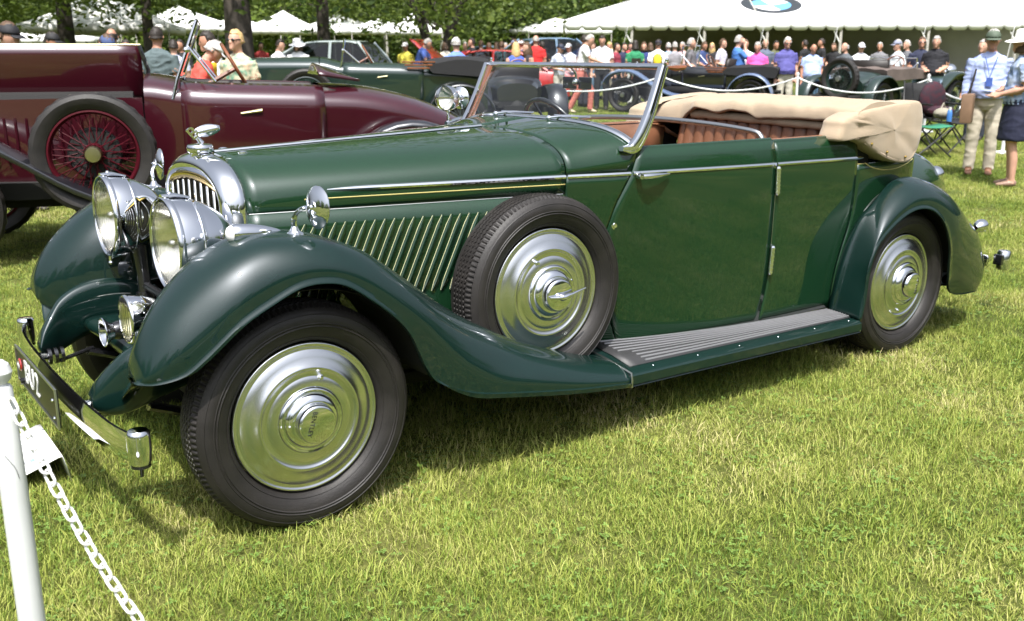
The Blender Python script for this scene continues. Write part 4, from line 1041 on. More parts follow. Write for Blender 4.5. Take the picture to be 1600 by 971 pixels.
# trees on the near side of the lawn, behind the photographer: they show in the paint and chrome
bm = bmesh.new()
for i, (x, y, c, s_) in enumerate([(-25, -11, 3, .62), (-21, -22, 2, .55), (-33, 4, 3, .7), (-42, -38, 2, .9), (-16, -62, 3, 1.0), (14, -66, 2, .9), (44, -48, 3, .9), (-62, -12, 3, 1.0), (-50, 26, 2, 1.0), (66, -22, 2, 1.0), (-29, -55, 2, 1.1), (70, 6, 3, 1.1), (-56, -28, 3, .8), (1, -70, 3, 1.1), (29, -60, 2, .8), (-66, 6, 2, 1.1), (58, -36, 3, .9)]):
    n0 = len(bm.verts); bm.from_mesh(CR[c]); bm.verts.ensure_lookup_table()
    mx_ = Matrix.Translation((x, y, 6.3*s_)) @ Matrix.Rotation(i*1.1, 4, 'Z') @ Matrix.Scale(s_, 4)
    bmesh.ops.transform(bm, matrix=mx_, verts=bm.verts[n0:])
    n0 = len(bm.verts); bmesh.ops.create_cone(bm, segments=10, radius1=.4*s_, radius2=.2*s_, depth=5*s_, matrix=Matrix.Translation((x, y, 2.5*s_))); 
    bm.verts.ensure_lookup_table()
    fs = set(f for v in bm.verts[n0:] for f in v.link_faces)
    for f in fs: f.material_index = 1
me = bpy.data.meshes.new('park_wood'); bm.to_mesh(me); bm.free(); me.materials.append(M['leaf2']); me.materials.append(M['bark'])
o = bpy.data.objects.new('park_wood', me); COL.objects.link(o); o['kind'] = 'stuff'

# ================================================================ TENTS
M['canvas'] = mat('white tent vinyl', (.80, .80, .79), .55, var=.03, vscale=1.2, bump=.15, bscale=3)
M['inner'] = mat('olive tent wall', (.40, .385, .33), .8, var=.05, vscale=1.5, bump=.2, bscale=2)
M['pole'] = mat('weathered tent pole', (.42, .40, .36), .6, var=.2, vscale=10)
def small_tent(px, D, w, zr, ze, label, rot=0.3, group='small white frame tents beyond the lawn', legs=True):
    t = thing('frame_tent', label, 'tent', at(px, D), rot-YAW, group)
    h = w/2; b = B(); n = 9
    for k in range(4):
        a0 = math.pi/4+k*math.pi/2; p = np.array([math.cos(a0), math.sin(a0)])*h*1.414; q = np.array([math.cos(a0+math.pi/2), math.sin(a0+math.pi/2)])*h*1.414
        rows = []
        for i in range(n):
            f = i/(n-1); zz = ze+(zr-ze)*f**1.25
            rows.append([(*( (p+(q-p)*u)*(1-f)), zz) for u in np.linspace(0, 1, 5)])
        b.grid(rows)
    b.obj('roof', M['canvas'], t, solid=.02)
    b = B()
    for k in range(4):
        a0 = math.pi/4+k*math.pi/2; p = np.array([math.cos(a0), math.sin(a0)])*h*1.42; q = np.array([math.cos(a0+math.pi/2), math.sin(a0+math.pi/2)])*h*1.42
        b.grid([[(*(p+(q-p)*u), ze+.01) for u in np.linspace(0, 1, 33)], [(*(p+(q-p)*u), ze-.22-.05*abs(math.sin(u*math.pi*8))) for u in np.linspace(0, 1, 33)]])
    b.obj('valance', M['canvas'], t, solid=.01)
    for k in range(4):
        a0 = math.pi/4+k*math.pi/2; x, y = math.cos(a0)*h*1.40, math.sin(a0)*h*1.40
        B().tube([(x, y, 0), (x, y, ze)], .03, 6).obj('leg', M['pole'], t)
    return t
small_tent(172, 33, 4.3, 3.25, 2.05, 'white frame tent behind the dark left tree trunk', .2)
small_tent(283, 44, 4.2, 3.05, 2.2, 'white frame tent above the man in the coral polo', .5)
small_tent(372, 56, 4.4, 2.95, 2.2, 'white frame tent half hidden by the thick grey trunk', .3)
small_tent(446, 47, 3.4, 2.95, 2.15, 'white peaked tent above the couple in white shirts', .15)
small_tent(528, 58, 4.6, 3.1, 2.3, 'white peaked tent half hidden by the slim straight trunk', .3)
small_tent(592, 54, 3.8, 2.75, 2.2, 'low white tent above the grey saloon roof', .4)
small_tent(648, 45, 2.4, 2.85, 2.1, 'box shaped white tent behind the thin dark branches', .1)
small_tent(868, 60, 5.0, 2.95, 2.25, 'small white tent just left of the big marquee', .3)
small_tent(60, 40, 5.2, 2.0, 1.7, 'low white tent between the two black capped men', .2)

# the marquee
A = at(882, 40); A.z = 0; ua = Vector((RGT[0], RGT[1], 0)).normalized(); vb = Vector((FH[0], FH[1], 0)).normalized()
ua = (Matrix.Rotation(R_(-3), 3, 'Z') @ ua); vb = Matrix.Rotation(math.pi/2, 3, 'Z') @ ua
mq = thing('marquee', 'huge white marquee with scalloped valance and a blue and white roundel on its roof', 'tent', A, math.atan2(ua.y, ua.x))
# local x along the front eave, y away from the camera
LEN, DEP, EZ, RZ = 24.0, 12.0, 2.72, 4.90
def roofz(x, y):
    f = min(1, max(0, min(x/6.0, y/6.0, (LEN-x)/6.0, (DEP-y)/6.0)))
    sag = .16*math.sin(math.pi*f)*(1-.75*abs(math.cos(x/5.5*math.pi)))
    return EZ+(RZ-EZ)*f-sag
b = B()
xs = np.linspace(0, LEN, 73); ysf = np.linspace(0, 6, 13)
def hip(x0, y): return x0
rows = []
for f in np.linspace(0, 1, 15): rows.append([(6*f+(LEN-12*f)*u, 6*f, roofz(6*f+(LEN-12*f)*u, 6*f)) for u in np.linspace(0, 1, 61)])
b.grid(rows)
rows = []
for f in np.linspace(0, 1, 15): rows.append([(6*f, 6*f+(DEP-12*f)*u, EZ+(RZ-EZ)*f-.10*math.sin(math.pi*f)) for u in np.linspace(0, 1, 25)])
b.grid(rows)
rows = []
for f in np.linspace(0, 1, 15): rows.append([(6*f+(LEN-12*f)*u, DEP-6*f, EZ+(RZ-EZ)*f) for u in np.linspace(0, 1, 25)])
b.grid(rows)
rf_ = b.obj('roof', M['canvas'], mq, solid=.01)
for x in np.arange(2.0, LEN-1, 2.75):
    fm = min(1, min(x, LEN-x)/6.0)
    B().tube([(x, 6*f, roofz(x, 6*f)+.02) for f in np.linspace(0, fm, 14)], .018, 5, flat=(1.6, .6)).obj('roof_seam', M['inner'], rf_)
def valance(p0, p1, n):
    p0 = np.array(p0, float); p1 = np.array(p1, float); m = n*10+1; rows = [[], [], []]
    nrm = unit(np.cross(p1-p0, (0, 0, 1)))
    for i in range(m):
        u = i/(m-1); ph = (u*n) % 1.0; dz = .27+.13*min(1, (math.sin(math.pi*ph)/.55))**.6 if 0 < ph < 1 else .27
        p = p0+(p1-p0)*u+nrm*(.03*math.sin(u*n*2.4)+.02*math.sin(math.pi*ph))
        rows[0].append(p+np.array([0, 0, .01])); rows[1].append(p-np.array([0, 0, dz*.5])+nrm*.03); rows[2].append(p-np.array([0, 0, dz]))
    bb = B(); bb.grid(rows); return bb
valance((0, -.02, EZ), (LEN, -.02, EZ), 36).obj('valance', M['canvas'], mq, solid=.008)
valance((-.02, DEP, EZ), (-.02, 0, EZ), 18).obj('valance', M['canvas'], mq, solid=.008)
b = B()
rows = []
for z in np.linspace(0, EZ, 6): rows.append([(u, DEP-.1+.07*math.sin(u*2.6), z) for u in np.linspace(3.4, LEN, 90)])
b.grid(rows); b.obj('back_wall', M['inner'], mq, solid=.01)
for x in (2.6, 5.4, 7.8, 10.6, 13.9, 17.2, 20.5, 23.5):
    b = B(); b.tube([(x, .05, -.1), (x, .05, EZ-.02)], .055, 8); po = b.obj('pole', M['pole'], mq)
    b = B(); b.tube([(x-.12, .0, EZ-.1), (x-.75, -.75, .05)], .03, 5, flat=(1.5, .4)); b.tube([(x, .05, EZ-.9), (x-.45, .05, EZ-.1)], .028, 6); b.obj('guy_strap', M['canvas'], po)
# roundel printed on the roof: dark ring, white and blue quarters
def disc_on_roof(cx_, f0, r0, r1, a0, a1, n, lift):
    rows = []
    for r in np.linspace(r0, r1, 5):
        row = []
        for a in np.linspace(a0, a1, n):
            x = cx_+r*math.cos(a); sl = math.hypot(6, RZ-EZ); y = (f0*sl+r*math.sin(a))/sl*6
            row.append((x, y-lift*.5, roofz(x, y)+lift))
        rows.append(row)
    bb = B(); bb.grid(rows); return bb
RX, RF, RR = 8.25, .335, 1.2
logo = disc_on_roof(RX, RF, RR*.66, RR, 0, 2*math.pi, 49, .014).obj('roundel_ring', mat('roundel dark ring', (.03, .035, .04), .5), mq)
for k in range(4):
    disc_on_roof(RX, RF, 0, RR*.66, k*math.pi/2+.35, (k+1)*math.pi/2+.35, 13, .016).obj('roundel_quarter', mat('roundel blue', (.12, .36, .66), .5) if k % 2 else M['canvas'], logo)
# ================================================================ PEOPLE
_mc = {}
def cloth(col, rough=.85, pat=None):
    k = (tuple(col), pat)
    if k in _mc: return _mc[k]
    if pat: m = mat('patterned cloth', col, rough, col2=pat, vscale=14)
    else: m = mat('cloth', col, rough, var=.10, vscale=9, bump=.15, bscale=22)
    _mc[k] = m; return m
SKINS = [mat('skin', (.48, .27, .19), .55, var=.06, vscale=12), mat('tanned skin', (.40, .20, .13), .55, var=.06, vscale=12), mat('dark skin', (.10, .05, .033), .5, var=.06)]
HAIRS = {'grey': mat('grey hair', (.34, .32, .30), .7, var=.2, vscale=40), 'white': mat('white hair', (.62, .60, .56), .7, var=.12, vscale=40), 'dark': mat('dark hair', (.022, .016, .012), .6, var=.2, vscale=40),
         'brown': mat('brown hair', (.075, .042, .022), .6, var=.2, vscale=40), 'blonde': mat('blonde hair', (.50, .34, .15), .6, var=.2, vscale=40)}
M['eye'] = mat('dark eye', (.015, .012, .010), .3); M['lip'] = mat('lips', (.33, .12, .10), .5)

def rotx(p, piv, a):
    """lean forward (facing -y) about a pivot"""
    y, z = p[1]-piv[1], p[2]-piv[2]; c, s_ = math.cos(a), math.sin(a)
    return np.array([p[0], piv[1]+y*c-z*s_*1.0, piv[2]+z*c+y*s_]) if False else np.array([p[0], piv[1]+y*c-z*s_, piv[2]+y*s_+z*c])

def build_body(K, fat, lean, nod, arms, legs, sleeves, stride, vox):
    """one continuous skin of rounded, tapered limbs; face tags: 0 skin 1 shirt 2 trousers 3 shoes"""
    parts = []   # (tag, rows)
    def ring(c, rx, ry, n=14, ax=None):
        c = np.array(c, float)
        if ax is None: u, v = np.array([1., 0, 0]), np.array([0, 1., 0])
        else:
            ax = unit(ax); u = unit(np.cross(ax, (0, 1, 0.05))); v = np.cross(ax, u)
        return [c+u*rx*math.cos(q)+v*ry*math.sin(q) for q in np.linspace(0, 2*math.pi, n, endpoint=False)]
    piv = np.array([0, 0, .95])
    up = lambda p: rotx(np.array(p, float), piv, lean) if lean else np.array(p, float)
    def limb(tag_, P, R, flat=1.0):
        P = [np.array(p, float) for p in P]; rows = []
        for i, p in enumerate(P):
            d = P[min(i+1, len(P)-1)]-P[max(i-1, 0)]; rows.append(ring(p, R[i], R[i]*flat, 12, d))
        parts.append((tag_, rows))
    # trousers / hips
    f = fat
    parts.append((2, [[up(q) for q in ring((0, .0, z), rx, ry, 18)] for z, rx, ry in ((.80, .13, .10), (.86, .165+.02*f, .115+.02*f), (.93, .172+.03*f, .122+.03*f), (1.0, .170+.03*f, .120+.04*f))]))
    bel = .05*f
    parts.append((1, [[up(q) for q in ring((0, yo, z), rx, ry, 18)] for z, rx, ry, yo in ((.94, .178+.03*f, .128+.04*f, -bel*.4), (1.03, .176+.045*f, .128+.05*f, -bel), (1.15, .172+.03*f, .126+.03*f, -bel*.7), (1.28, .190+.01*f, .130, 0), (1.37, .200, .122, .005), (1.43, .170, .100, .012), (1.475, .095, .075, .015), (1.49, .06, .06, .015))]))
    hc = np.array([0, -.02, 1.635])
    def head(p):
        p = np.array(p, float); p = rotx(p, np.array([0, .015, 1.50]), nod); return up(p)
    limb(0, [up((0, .02, 1.44)), head((0, .010, 1.52)), head((0, -.005, 1.58))], [.062, .057, .058])
    rows = []
    for t in np.linspace(0, math.pi, 15):
        z = math.cos(t)*.118; r = math.sin(t)
        chin = max(0, -z/.118)
        rows.append([head(hc+np.array([.077*r*(1-.25*chin**1.5)*math.cos(q), (.096*r*(1-.12*chin))*math.sin(q)-.012*chin, z])) for q in np.linspace(0, 2*math.pi, 16, endpoint=False)])
    parts.append((0, rows))
    limb(0, [head((0, -.105, 1.655)), head((0, -.122, 1.622)), head((0, -.113, 1.608))], [.008, .014, .012])   # nose
    for s in (-1, 1):
        limb(0, [head((s*.076, .0, 1.655)), head((s*.085, .008, 1.635)), head((s*.078, .004, 1.605))], [.012, .018, .009], .6)
    limb(0, [head((0, -.092, 1.585)), head((0, -.100, 1.548)), head((0, -.085, 1.535))], [.030, .026, .022])   # jaw
    # arms
    for s in (-1, 1):
        el_, wr = arms[0 if s < 0 else 1]
        sh = up((s*.185, .005, 1.405)); el_ = np.array(el_, float)*np.array([s, 1, 1]); wr = np.array(wr, float)*np.array([s, 1, 1])
        el_ = up(el_); wr = up(wr)
        st = 1
        if sleeves == 'long':
            limb(1, [sh, sh+(el_-sh)*.5, el_, el_+(wr-el_)*.5, wr], [.062, .056, .050, .044, .036])
        elif sleeves == 'short':
            limb(1, [sh, sh+(el_-sh)*.4, sh+(el_-sh)*.78], [.062, .061, .060]); limb(0, [sh+(el_-sh)*.6, el_, el_+(wr-el_)*.4, wr], [.044, .040, .040, .027])
        else:
            limb(0, [sh, sh+(el_-sh)*.5, el_, el_+(wr-el_)*.4, wr], [.050, .043, .037, .036, .026])
        d = unit(wr-el_); sd = unit(np.cross(d, (0, 1, .2))) if abs(d[1]) < .9 else np.array([1., 0, 0]); nr = np.cross(d, sd)
        parts.append((0, [ring(wr+d*h, a, b_, 12, d) for h, a, b_ in ((-.02, .027, .022), (.03, .036, .020), (.075, .042, .018), (.095, .040, .015))]))
        for k, L in enumerate((.062, .075, .07, .055)):
            o_ = wr+d*.088+sd*(-.030+.020*k); cu = nr*.018
            limb(0, [o_-d*.01, o_+d*L*.5+cu*.4, o_+d*L*.95+cu*1.4], [.0105, .0098, .0075])
        o_ = wr+d*.03+sd*.034*(1 if s < 0 else -1); limb(0, [o_, o_+d*.035+sd*.022*(1 if s < 0 else -1), o_+d*.065+sd*.024*(1 if s < 0 else -1)+nr*.006], [.014, .012, .008])
    # legs
    for s in (-1, 1):
        fw = stride*s
        hip = np.array([s*.088, 0, .88]); kn = np.array([s*.105, -.02-max(0, fw)*.28-min(0, fw)*-.10*0+(.0 if fw >= 0 else .05*-fw), .49]); an = np.array([s*.115, -fw*.30+.02, .085])
        if legs == 'skirt':
            limb(0, [kn+np.array([0, 0, .06]), kn, (kn+an)/2+np.array([0, .012, .03]), an], [.060, .052, .050, .034])
        elif legs == 'short':
            limb(2, [hip, (hip+kn)/2, kn+np.array([0, 0, .03])], [.098, .095, .090]); limb(0, [kn+np.array([0, 0, .06]), kn, (kn+an)/2+np.array([0, .012, .03]), an], [.058, .052, .052, .035])
        else:
            limb(2, [hip, (hip+kn)/2, kn, (kn+an)/2, an+np.array([0, 0, -.02])], [.102, .090, .074, .068, .066])
        parts.append((3, [ring(an+np.array([0, y, z]), a, b_, 12, (0, 1, .0)) for y, z, a, b_ in ((.055, -.04, .026, .030), (.02, -.045, .036, .038), (-.06, -.05, .042, .034), (-.13, -.06, .045, .024), (-.165, -.065, .030, .016))]))
        if legs != 'long': limb(0, [an+np.array([0, 0, .03]), an+np.array([0, .005, -.03])], [.034, .034])
    if legs == 'skirt':
        parts.append((2, [[np.array(q) for q in ring((0, 0, z), rx, ry, 20)] for z, rx, ry in ((.98, .165, .12), (.9, .195, .15), (.75, .215, .165), (.55, .225, .18), (.53, .215, .17))]))
    V = []; F = []; tags = []
    for tg, rows in parts:
        rows = [r for i in range(len(rows)-1) for r in [[np.array(p)*(1-u)+np.array(q)*u for p, q in zip(rows[i], rows[i+1])] for u in (0, .34, .67)]]+[rows[-1]]
        o = len(V); n = len(rows[0])
        for r in rows: V += [tuple(p*K) for p in map(np.array, r)]; tags += [tg]*n
        for i in range(len(rows)-1):
            for j in range(n): F.append((o+i*n+j, o+i*n+(j+1) % n, o+(i+1)*n+(j+1) % n, o+(i+1)*n+j))
        F.append(tuple(range(o+n-1, o-1, -1))); F.append(tuple(range(o+(len(rows)-1)*n, o+len(rows)*n)))
    return V, F, tags, head

ARM = {'down': ((.235, .02, 1.13), (.245, -.06, .87)), 'bent': ((.245, .04, 1.13), (.16, -.20, 1.06)), 'camera': ((.23, -.12, 1.20), (.085, -.19, 1.50)), 'phone': ((.22, -.16, 1.22), (.08, -.12, 1.56)),
       'fold': ((.235, -.02, 1.13), (.03, -.20, 1.17)), 'back': ((.235, .09, 1.14), (.12, .15, .95)), 'hip': ((.33, .06, 1.16), (.21, -.02, 1.0)), 'reach': ((.23, -.20, 1.25), (.17, -.45, 1.22)), 'swing': ((.24, .10, 1.13), (.25, .02, .88)), 'side': ((.29, .03, 1.13), (.29, -.10, .90))}
people_pending = []
def person(px, D, ytop, head_, label, shirt, trous=(.03, .035, .05), hair='dark', hat=None, skin=0, fat=0, lean=0, nod=0, arms=('down', 'down'), legs='long', sleeves='short', stride=0, shoes=(.03, .025, .02), vox=None, group=None, pat=None, hs='short', extra=None, tpat=None, H=None):
    P = at(px, D)
    hgt = hz(ytop, D)-P.z-(.05 if hat else .02)
    leanf = math.cos(lean)*.45+.55
    if H is None: H = min(1.92, max(1.55, hgt/leanf))
    K = H/1.755
    V, F, tags, head = build_body(K, fat, lean, nod, (ARM[arms[0]], ARM[arms[1]]), legs, sleeves, stride, vox)
    t = thing('person', label, 'person', P, -YAW-R_(head_), group or 'visitors on the show lawn')
    me = bpy.data.meshes.new('body_src'); me.from_pydata(V, [], F)
    bm = bmesh.new(); bm.from_mesh(me); bmesh.ops.recalc_face_normals(bm, faces=bm.faces); bm.to_mesh(me); bm.free()
    o = bpy.data.objects.new('body_src', me); COL.objects.link(o)
    md = o.modifiers.new('Remesh', 'REMESH'); md.mode = 'VOXEL'; md.voxel_size = vox or (.017 if D > 16 else .011); md.use_smooth_shade = True
    sm = o.modifiers.new('Smooth', 'SMOOTH'); sm.factor = .5; sm.iterations = 3 if D > 14 else 4
    people_pending.append((o, V, tags, t, [SKINS[skin], cloth(shirt, pat=pat), cloth(trous, pat=tpat), cloth(shoes, .5)]))
    hc = np.array([0, -.02, 1.635])
    T = lambda p: tuple(head(np.array(p, float))*K)
    # face
    for s in (-1, 1):
        b = B(); b.ball(T((s*.030, -.098, 1.648)), .011*K, 8); b.obj('eye', M['eye'], t)
    b = B(); b.ball(T((0, -.104, 1.590)), np.array([.024, .008, .006])*K, 8); b.obj('mouth', M['lip'], t)
    # hair
    if hair:
        b = B(); rows = []; r_ = np.random.default_rng(int(px))
        low = {'short': -.02, 'long': -.30, 'bob': -.12, 'fringe': -.03}[hs]
        nz_ = 16 if hs in ('long', 'bob') else 11
        zs = np.linspace(.135, low, nz_)
        for i, z in enumerate(zs):
            zz = min(.999, abs(z)/.137); r = math.sqrt(max(.0, 1-zz*zz)) if z > 0 else 1.0
            if z < 0 and hs in ('long', 'bob'): r = 1.0+.25*min(1, -z/.1)-.55*max(0, (-z-.16)/.2)
            row = []
            for q in np.linspace(0, 2*math.pi, 20, endpoint=False):
                fr = -math.sin(q)      # 1 at the face
                zq = z
                k = 1.0
                if fr > .25 and z < .075: k = .80 if hs != 'fringe' else .78
                rr_ = (1+r_.uniform(-.075, .045))*k
                yy = .105*r*math.sin(q)*rr_+(.012 if z > 0 else .02)
                row.append(T(hc+np.array([.086*r*math.cos(q)*rr_, yy, zq+r_.uniform(-.008, .008)])))
            rows.append(row)
        if hs == 'fringe': rows = [r for r, z in zip(rows, zs) if z < .055]
        b.grid(rows, cu=True); b.obj('hair', HAIRS[hair], t, solid=.006*K)
    if hat:
        kind, hcol = hat; hm = cloth(hcol, .7)
        b = B()
        if kind == 'cap':
            b.grid([[T(hc+np.array([.086*math.sin(a)*math.cos(q), .104*math.sin(a)*math.sin(q)+.006, .030+.098*math.cos(a)**1.0])) for q in np.linspace(0, 2*math.pi, 20, endpoint=False)] for a in np.linspace(0, math.pi/2, 8)], cu=True)
            b.grid([[T(hc+np.array([x, -.082-.095*f*math.sqrt(max(0, 1-(x/.085)**2)), .030-.020*f-.25*x*x/.085*.3])) for x in np.linspace(-.08, .08, 9)] for f in (0, .5, 1)])
        elif kind == 'sun':
            b.grid([[T(hc+np.array([rx*math.cos(q), rx*1.1*math.sin(q)+.005, z+.012*math.sin(2*q)*(rx > .12)])) for q in np.linspace(0, 2*math.pi, 24, endpoint=False)] for rx, z in ((.001, .150), (.06, .147), (.085, .125), (.094, .05), (.10, .035), (.14, .022), (.185, .008))], cu=True)
        b.obj('hat', hm, t, solid=.004*K)
    if extra: extra(t, T, K)
    return t

def glasses(t, T, K):
    b = B()
    for s in (-1, 1): b.ball(T((s*.032, -.108, 1.648)), np.array([.026, .010, .019])*K, 10)
    b.tube([T((-.08, -.02, 1.655)), T((-.06, -.095, 1.653)), T((0, -.113, 1.653)), T((.06, -.095, 1.653)), T((.08, -.02, 1.655))], .005*K, 6)
    b.obj('sunglasses', M['black'], t)

# ---- nearest visitors, left
person(12, 9.3, 29, -75, 'man in black cap and dark checked shirt at the left edge behind the raised bonnet', (.05, .05, .06), hair='brown', hat=('cap', (.012, .012, .015)), pat=(.45, .45, .47), arms=('bent', 'down'), nod=.15, sleeves='long')
person(80, 13.5, 46, -80, 'man in black cap and olive shirt looking to the right behind the maroon car', (.055, .06, .035), hair='dark', hat=('cap', (.012, .012, .014)), skin=1, fat=.6, nod=.15)
person(147, 12.4, 46, -55, 'man in blue cap and purple patterned shirt bending over the open maroon bonnet', (.22, .13, .50), hair='brown', hat=('cap', (.05, .075, .17)), pat=(.35, .25, .60), lean=.35, nod=.3, arms=('reach', 'reach'), fat=.4)
person(177, 14.5, 44, 160, 'balding dark haired man in navy shirt behind the right end of the raised maroon bonnet', (.03, .035, .08), hair='dark', skin=1, hs='fringe')
person(198, 16.5, 57, -20, 'dark haired short woman in black behind the right end of the raised maroon bonnet', (.02, .02, .024), hair='dark', skin=1, hs='bob', H=1.6)
person(247, 13.2, 43, 178, 'man in grey green t-shirt seen from behind left of the coral polo', (.085, .115, .12), hair='dark', skin=1, fat=.3, arms=('down', 'down'))
person(272, 17, 64, 170, 'person in pale lavender t-shirt seen from behind beside the grey green t-shirt', (.42, .44, .55), hair='dark', fat=.3, H=1.6)
person(283, 20, 62, 20, 'dark haired person in black standing beyond the coral polo', (.02, .02, .022), hair='dark', skin=1)
person(300, 11.2, 55, -110, 'man in coral polo and white cap leaning over beside the maroon windscreen', (.62, .075, .055), (.06, .06, .08), hair='grey', hat=('cap', (.75, .75, .74)), lean=.30, nod=.25, fat=.9, arms=('bent', 'reach'))
def slr(t, T, K):
    b = B(); b.box(T((0, -.235, 1.555)), (.13*K, .06*K, .09*K)); b.lathe([(.03, 0), (.034, .05), (.036, .09)], T((0, -.255, 1.555)), (0, -1, 0), 14); b.obj('held_camera', M['black'], t, bevel=.006)
person(331, 12.6, 48, 70, 'man in white shirt raising a black camera to his face', (.72, .73, .76), (.10, .10, .11), hair='dark', skin=1, fat=.5, arms=('bent', 'bent'), nod=.2)
person(371, 11.8, 47, 25, 'blonde woman in sunglasses and green floral top in front of the thick grey trunk', (.10, .28, .19), (.5, .5, .5), hair='blonde', hs='short', pat=(.70, .52, .36), extra=glasses, arms=('bent', 'bent'))
person(436, 21, 61, -70, 'dark haired man in white t-shirt beyond the dark green vintage bonnet', (.78, .78, .80), hair='dark', nod=.25, fat=.3)
person(466, 21.5, 59, 5, 'woman in white brimmed hat and white top beyond the dark green vintage bonnet', (.78, .78, .80), (.6, .6, .6), hair='brown', hat=('sun', (.62, .62, .63)), hs='bob', nod=.2)
# ---- middle
person(634, 27, 64, 20, 'person in white cap and yellow shirt left of the raised red bonnet', (.75, .68, .10), hair='brown', hat=('cap', (.8, .8, .78)))
person(652, 25, 60, -80, 'man in blue shirt leaning over the engine under the red bonnet', (.10, .17, .50), (.05, .05, .09), hair='grey', lean=.35, nod=.2, arms=('reach', 'reach'), H=1.72)
person(713, 18.5, 56, 165, 'man in white cap and mid blue shirt seen from behind by the red car', (.13, .22, .55), (.25, .25, .28), hair='grey', hat=('cap', (.82, .82, .80)), fat=.9, arms=('bent', 'bent'))
person(738, 28, 60, 75, 'dark haired man in black suit beyond the pale blue saloon', (.012, .012, .014), hair='dark', sleeves='long')
person(752, 30, 64, 150, 'man in grey blue shirt beyond the pale blue saloon', (.20, .25, .38), hair='brown')
person(764, 27, 67, 175, 'man in white shirt beyond the pale blue saloon', (.75, .75, .76), hair='brown')
person(776, 30, 66, 170, 'person in lilac grey top beyond the pale blue saloon', (.32, .33, .44), hair='brown', hs='bob')
person(790, 31, 70, 20, 'short person in grey top far behind the windscreen corner', (.35, .35, .40), hair='grey', hs='bob')
person(804, 26, 60, 160, 'person in pale blue cap and pale shirt behind the blonde woman', (.45, .52, .66), hair='brown', hat=('cap', (.35, .45, .65)))
person(815, 27, 61, 120, 'person in white cap and navy shirt behind the blonde woman', (.05, .06, .14), hair='brown', hat=('cap', (.82, .82, .82)))
person(806, 21, 66, 165, 'long haired blonde woman in royal blue top seen from behind through the windscreen', (.06, .11, .50), (.015, .015, .02), hair='blonde', hs='long', arms=('down', 'bent'), sleeves='none')
person(824, 21.5, 66, 60, 'long haired brunette woman in dark dress beside the red polo', (.03, .025, .03), (.02, .02, .024), hair='brown', hs='long', legs='skirt', sleeves='none')
person(837, 25.5, 55, 185, 'man in bright red polo and khaki trousers', (.62, .03, .03), (.48, .44, .36), hair='grey', hs='fringe', fat=.3, arms=('down', 'bent'))
person(874, 24.5, 66, -40, 'man in navy cap striped shirt and khaki shorts beyond the roped line', (.42, .47, .62), (.42, .39, .33), hair='dark', hat=('cap', (.03, .035, .06)), legs='short', shoes=(.45, .38, .32), pat=(.66, .68, .74), arms=('bent', 'bent'), nod=.2, tpat=None)
person(889, 26.5, 66, 30, 'person in pale t-shirt behind the striped shirt and shorts', (.66, .70, .74), hair='brown', hat=('cap', (.7, .72, .74)))
person(853, 30, 64, 160, 'man in pale blue shirt far behind the red polo', (.35, .42, .58), hair='brown')
person(913, 25.5, 55, -120, 'dark haired man in slate blue shirt behind the red trousers', (.085, .10, .18), (.03, .03, .04), hair='dark', arms=('down', 'bent'))
person(908, 23.5, 66, -75, 'stooping grey haired man in white shirt and faded red trousers', (.76, .76, .78), (.46, .14, .11), hair='grey', lean=.22, nod=.25, stride=.75, shoes=(.50, .42, .30), arms=('reach', 'down'), H=1.78)
person(941, 24.5, 54, 10, 'tall dark haired man in white shirt and black trousers left of the marquee', (.80, .80, .82), (.02, .02, .023), hair='dark', nod=.4, arms=('down', 'down'), fat=.3)
person(963, 27, 68, -60, 'person in maroon shirt behind the black vintage tourer', (.22, .03, .05), hair='dark', fat=.3)
person(975, 28, 70, -30, 'person in navy shirt beside the maroon shirt', (.02, .025, .06), hair='dark')
person(992, 26, 67, 175, 'dark haired woman in green top and white trousers seen from behind', (.03, .22, .10), (.75, .75, .75), hair='dark', hs='bob', H=1.62)
person(1006, 26.5, 66, 10, 'woman in navy top beside the green topped woman', (.025, .04, .16), hair='brown', hs='bob')
def pack(t, T, K):
    b = B(); b.ball((0, .16*K, 1.22*K), np.array([.11, .075, .17])*K, 14); b.obj('backpack', cloth((.72, .55, .03)), t)
    b = B(); b.ball((0, .135*K, 1.22*K), np.array([.125, .06, .19])*K, 14); b.obj('backpack_base', M['black'], t)
person(1028, 25, 60, 190, 'person in navy cap and white shirt wearing a yellow backpack', (.78, .78, .78), (.4, .4, .4), hair='dark', hat=('cap', (.02, .02, .04)), extra=pack)
person(1044, 29, 67, 150, 'man in light blue shirt right of the yellow backpack', (.22, .38, .66), hair='grey')
person(1054, 27.5, 66, 170, 'grey haired person in grey top right of the yellow backpack', (.26, .25, .27), hair='grey')
person(1079, 23.5, 60, -75, 'grey haired man in dark grey shirt behind the tourer windscreen', (.12, .115, .125), hair='grey', fat=.6, arms=('bent', 'down'))
person(1128, 26, 61, -55, 'man in pale lilac shirt left of the blue polo', (.55, .54, .64), hair='brown', arms=('bent', 'bent'))
person(1153, 23, 56, -95, 'grey haired man in royal blue polo with a hand raised to his face', (.06, .17, .46), (.2, .2, .22), hair='grey', fat=.7, arms=('phone', 'bent'))
person(1164, 25, 62, 10, 'man in white shirt behind the royal blue polo', (.66, .70, .78), hair='brown')
person(1184, 22.5, 65, 25, 'grey haired man in bright pink polo', (.72, .10, .36), (.2, .2, .22), hair='grey', fat=.9, nod=.3, arms=('down', 'down'))
person(1195, 26, 61, 5, 'man in slate shirt behind the pink polo', (.10, .12, .17), hair='grey', hs='fringe')
person(1229, 22, 58, 0, 'white haired man in sunglasses violet navy polo and khaki trousers', (.085, .08, .26), (.46, .43, .36), hair='white', fat=.8, nod=.2, extra=glasses)
person(1257, 30, 63, 140, 'dark haired person in black standing inside the marquee left', (.015, .015, .017), hair='dark', skin=1)
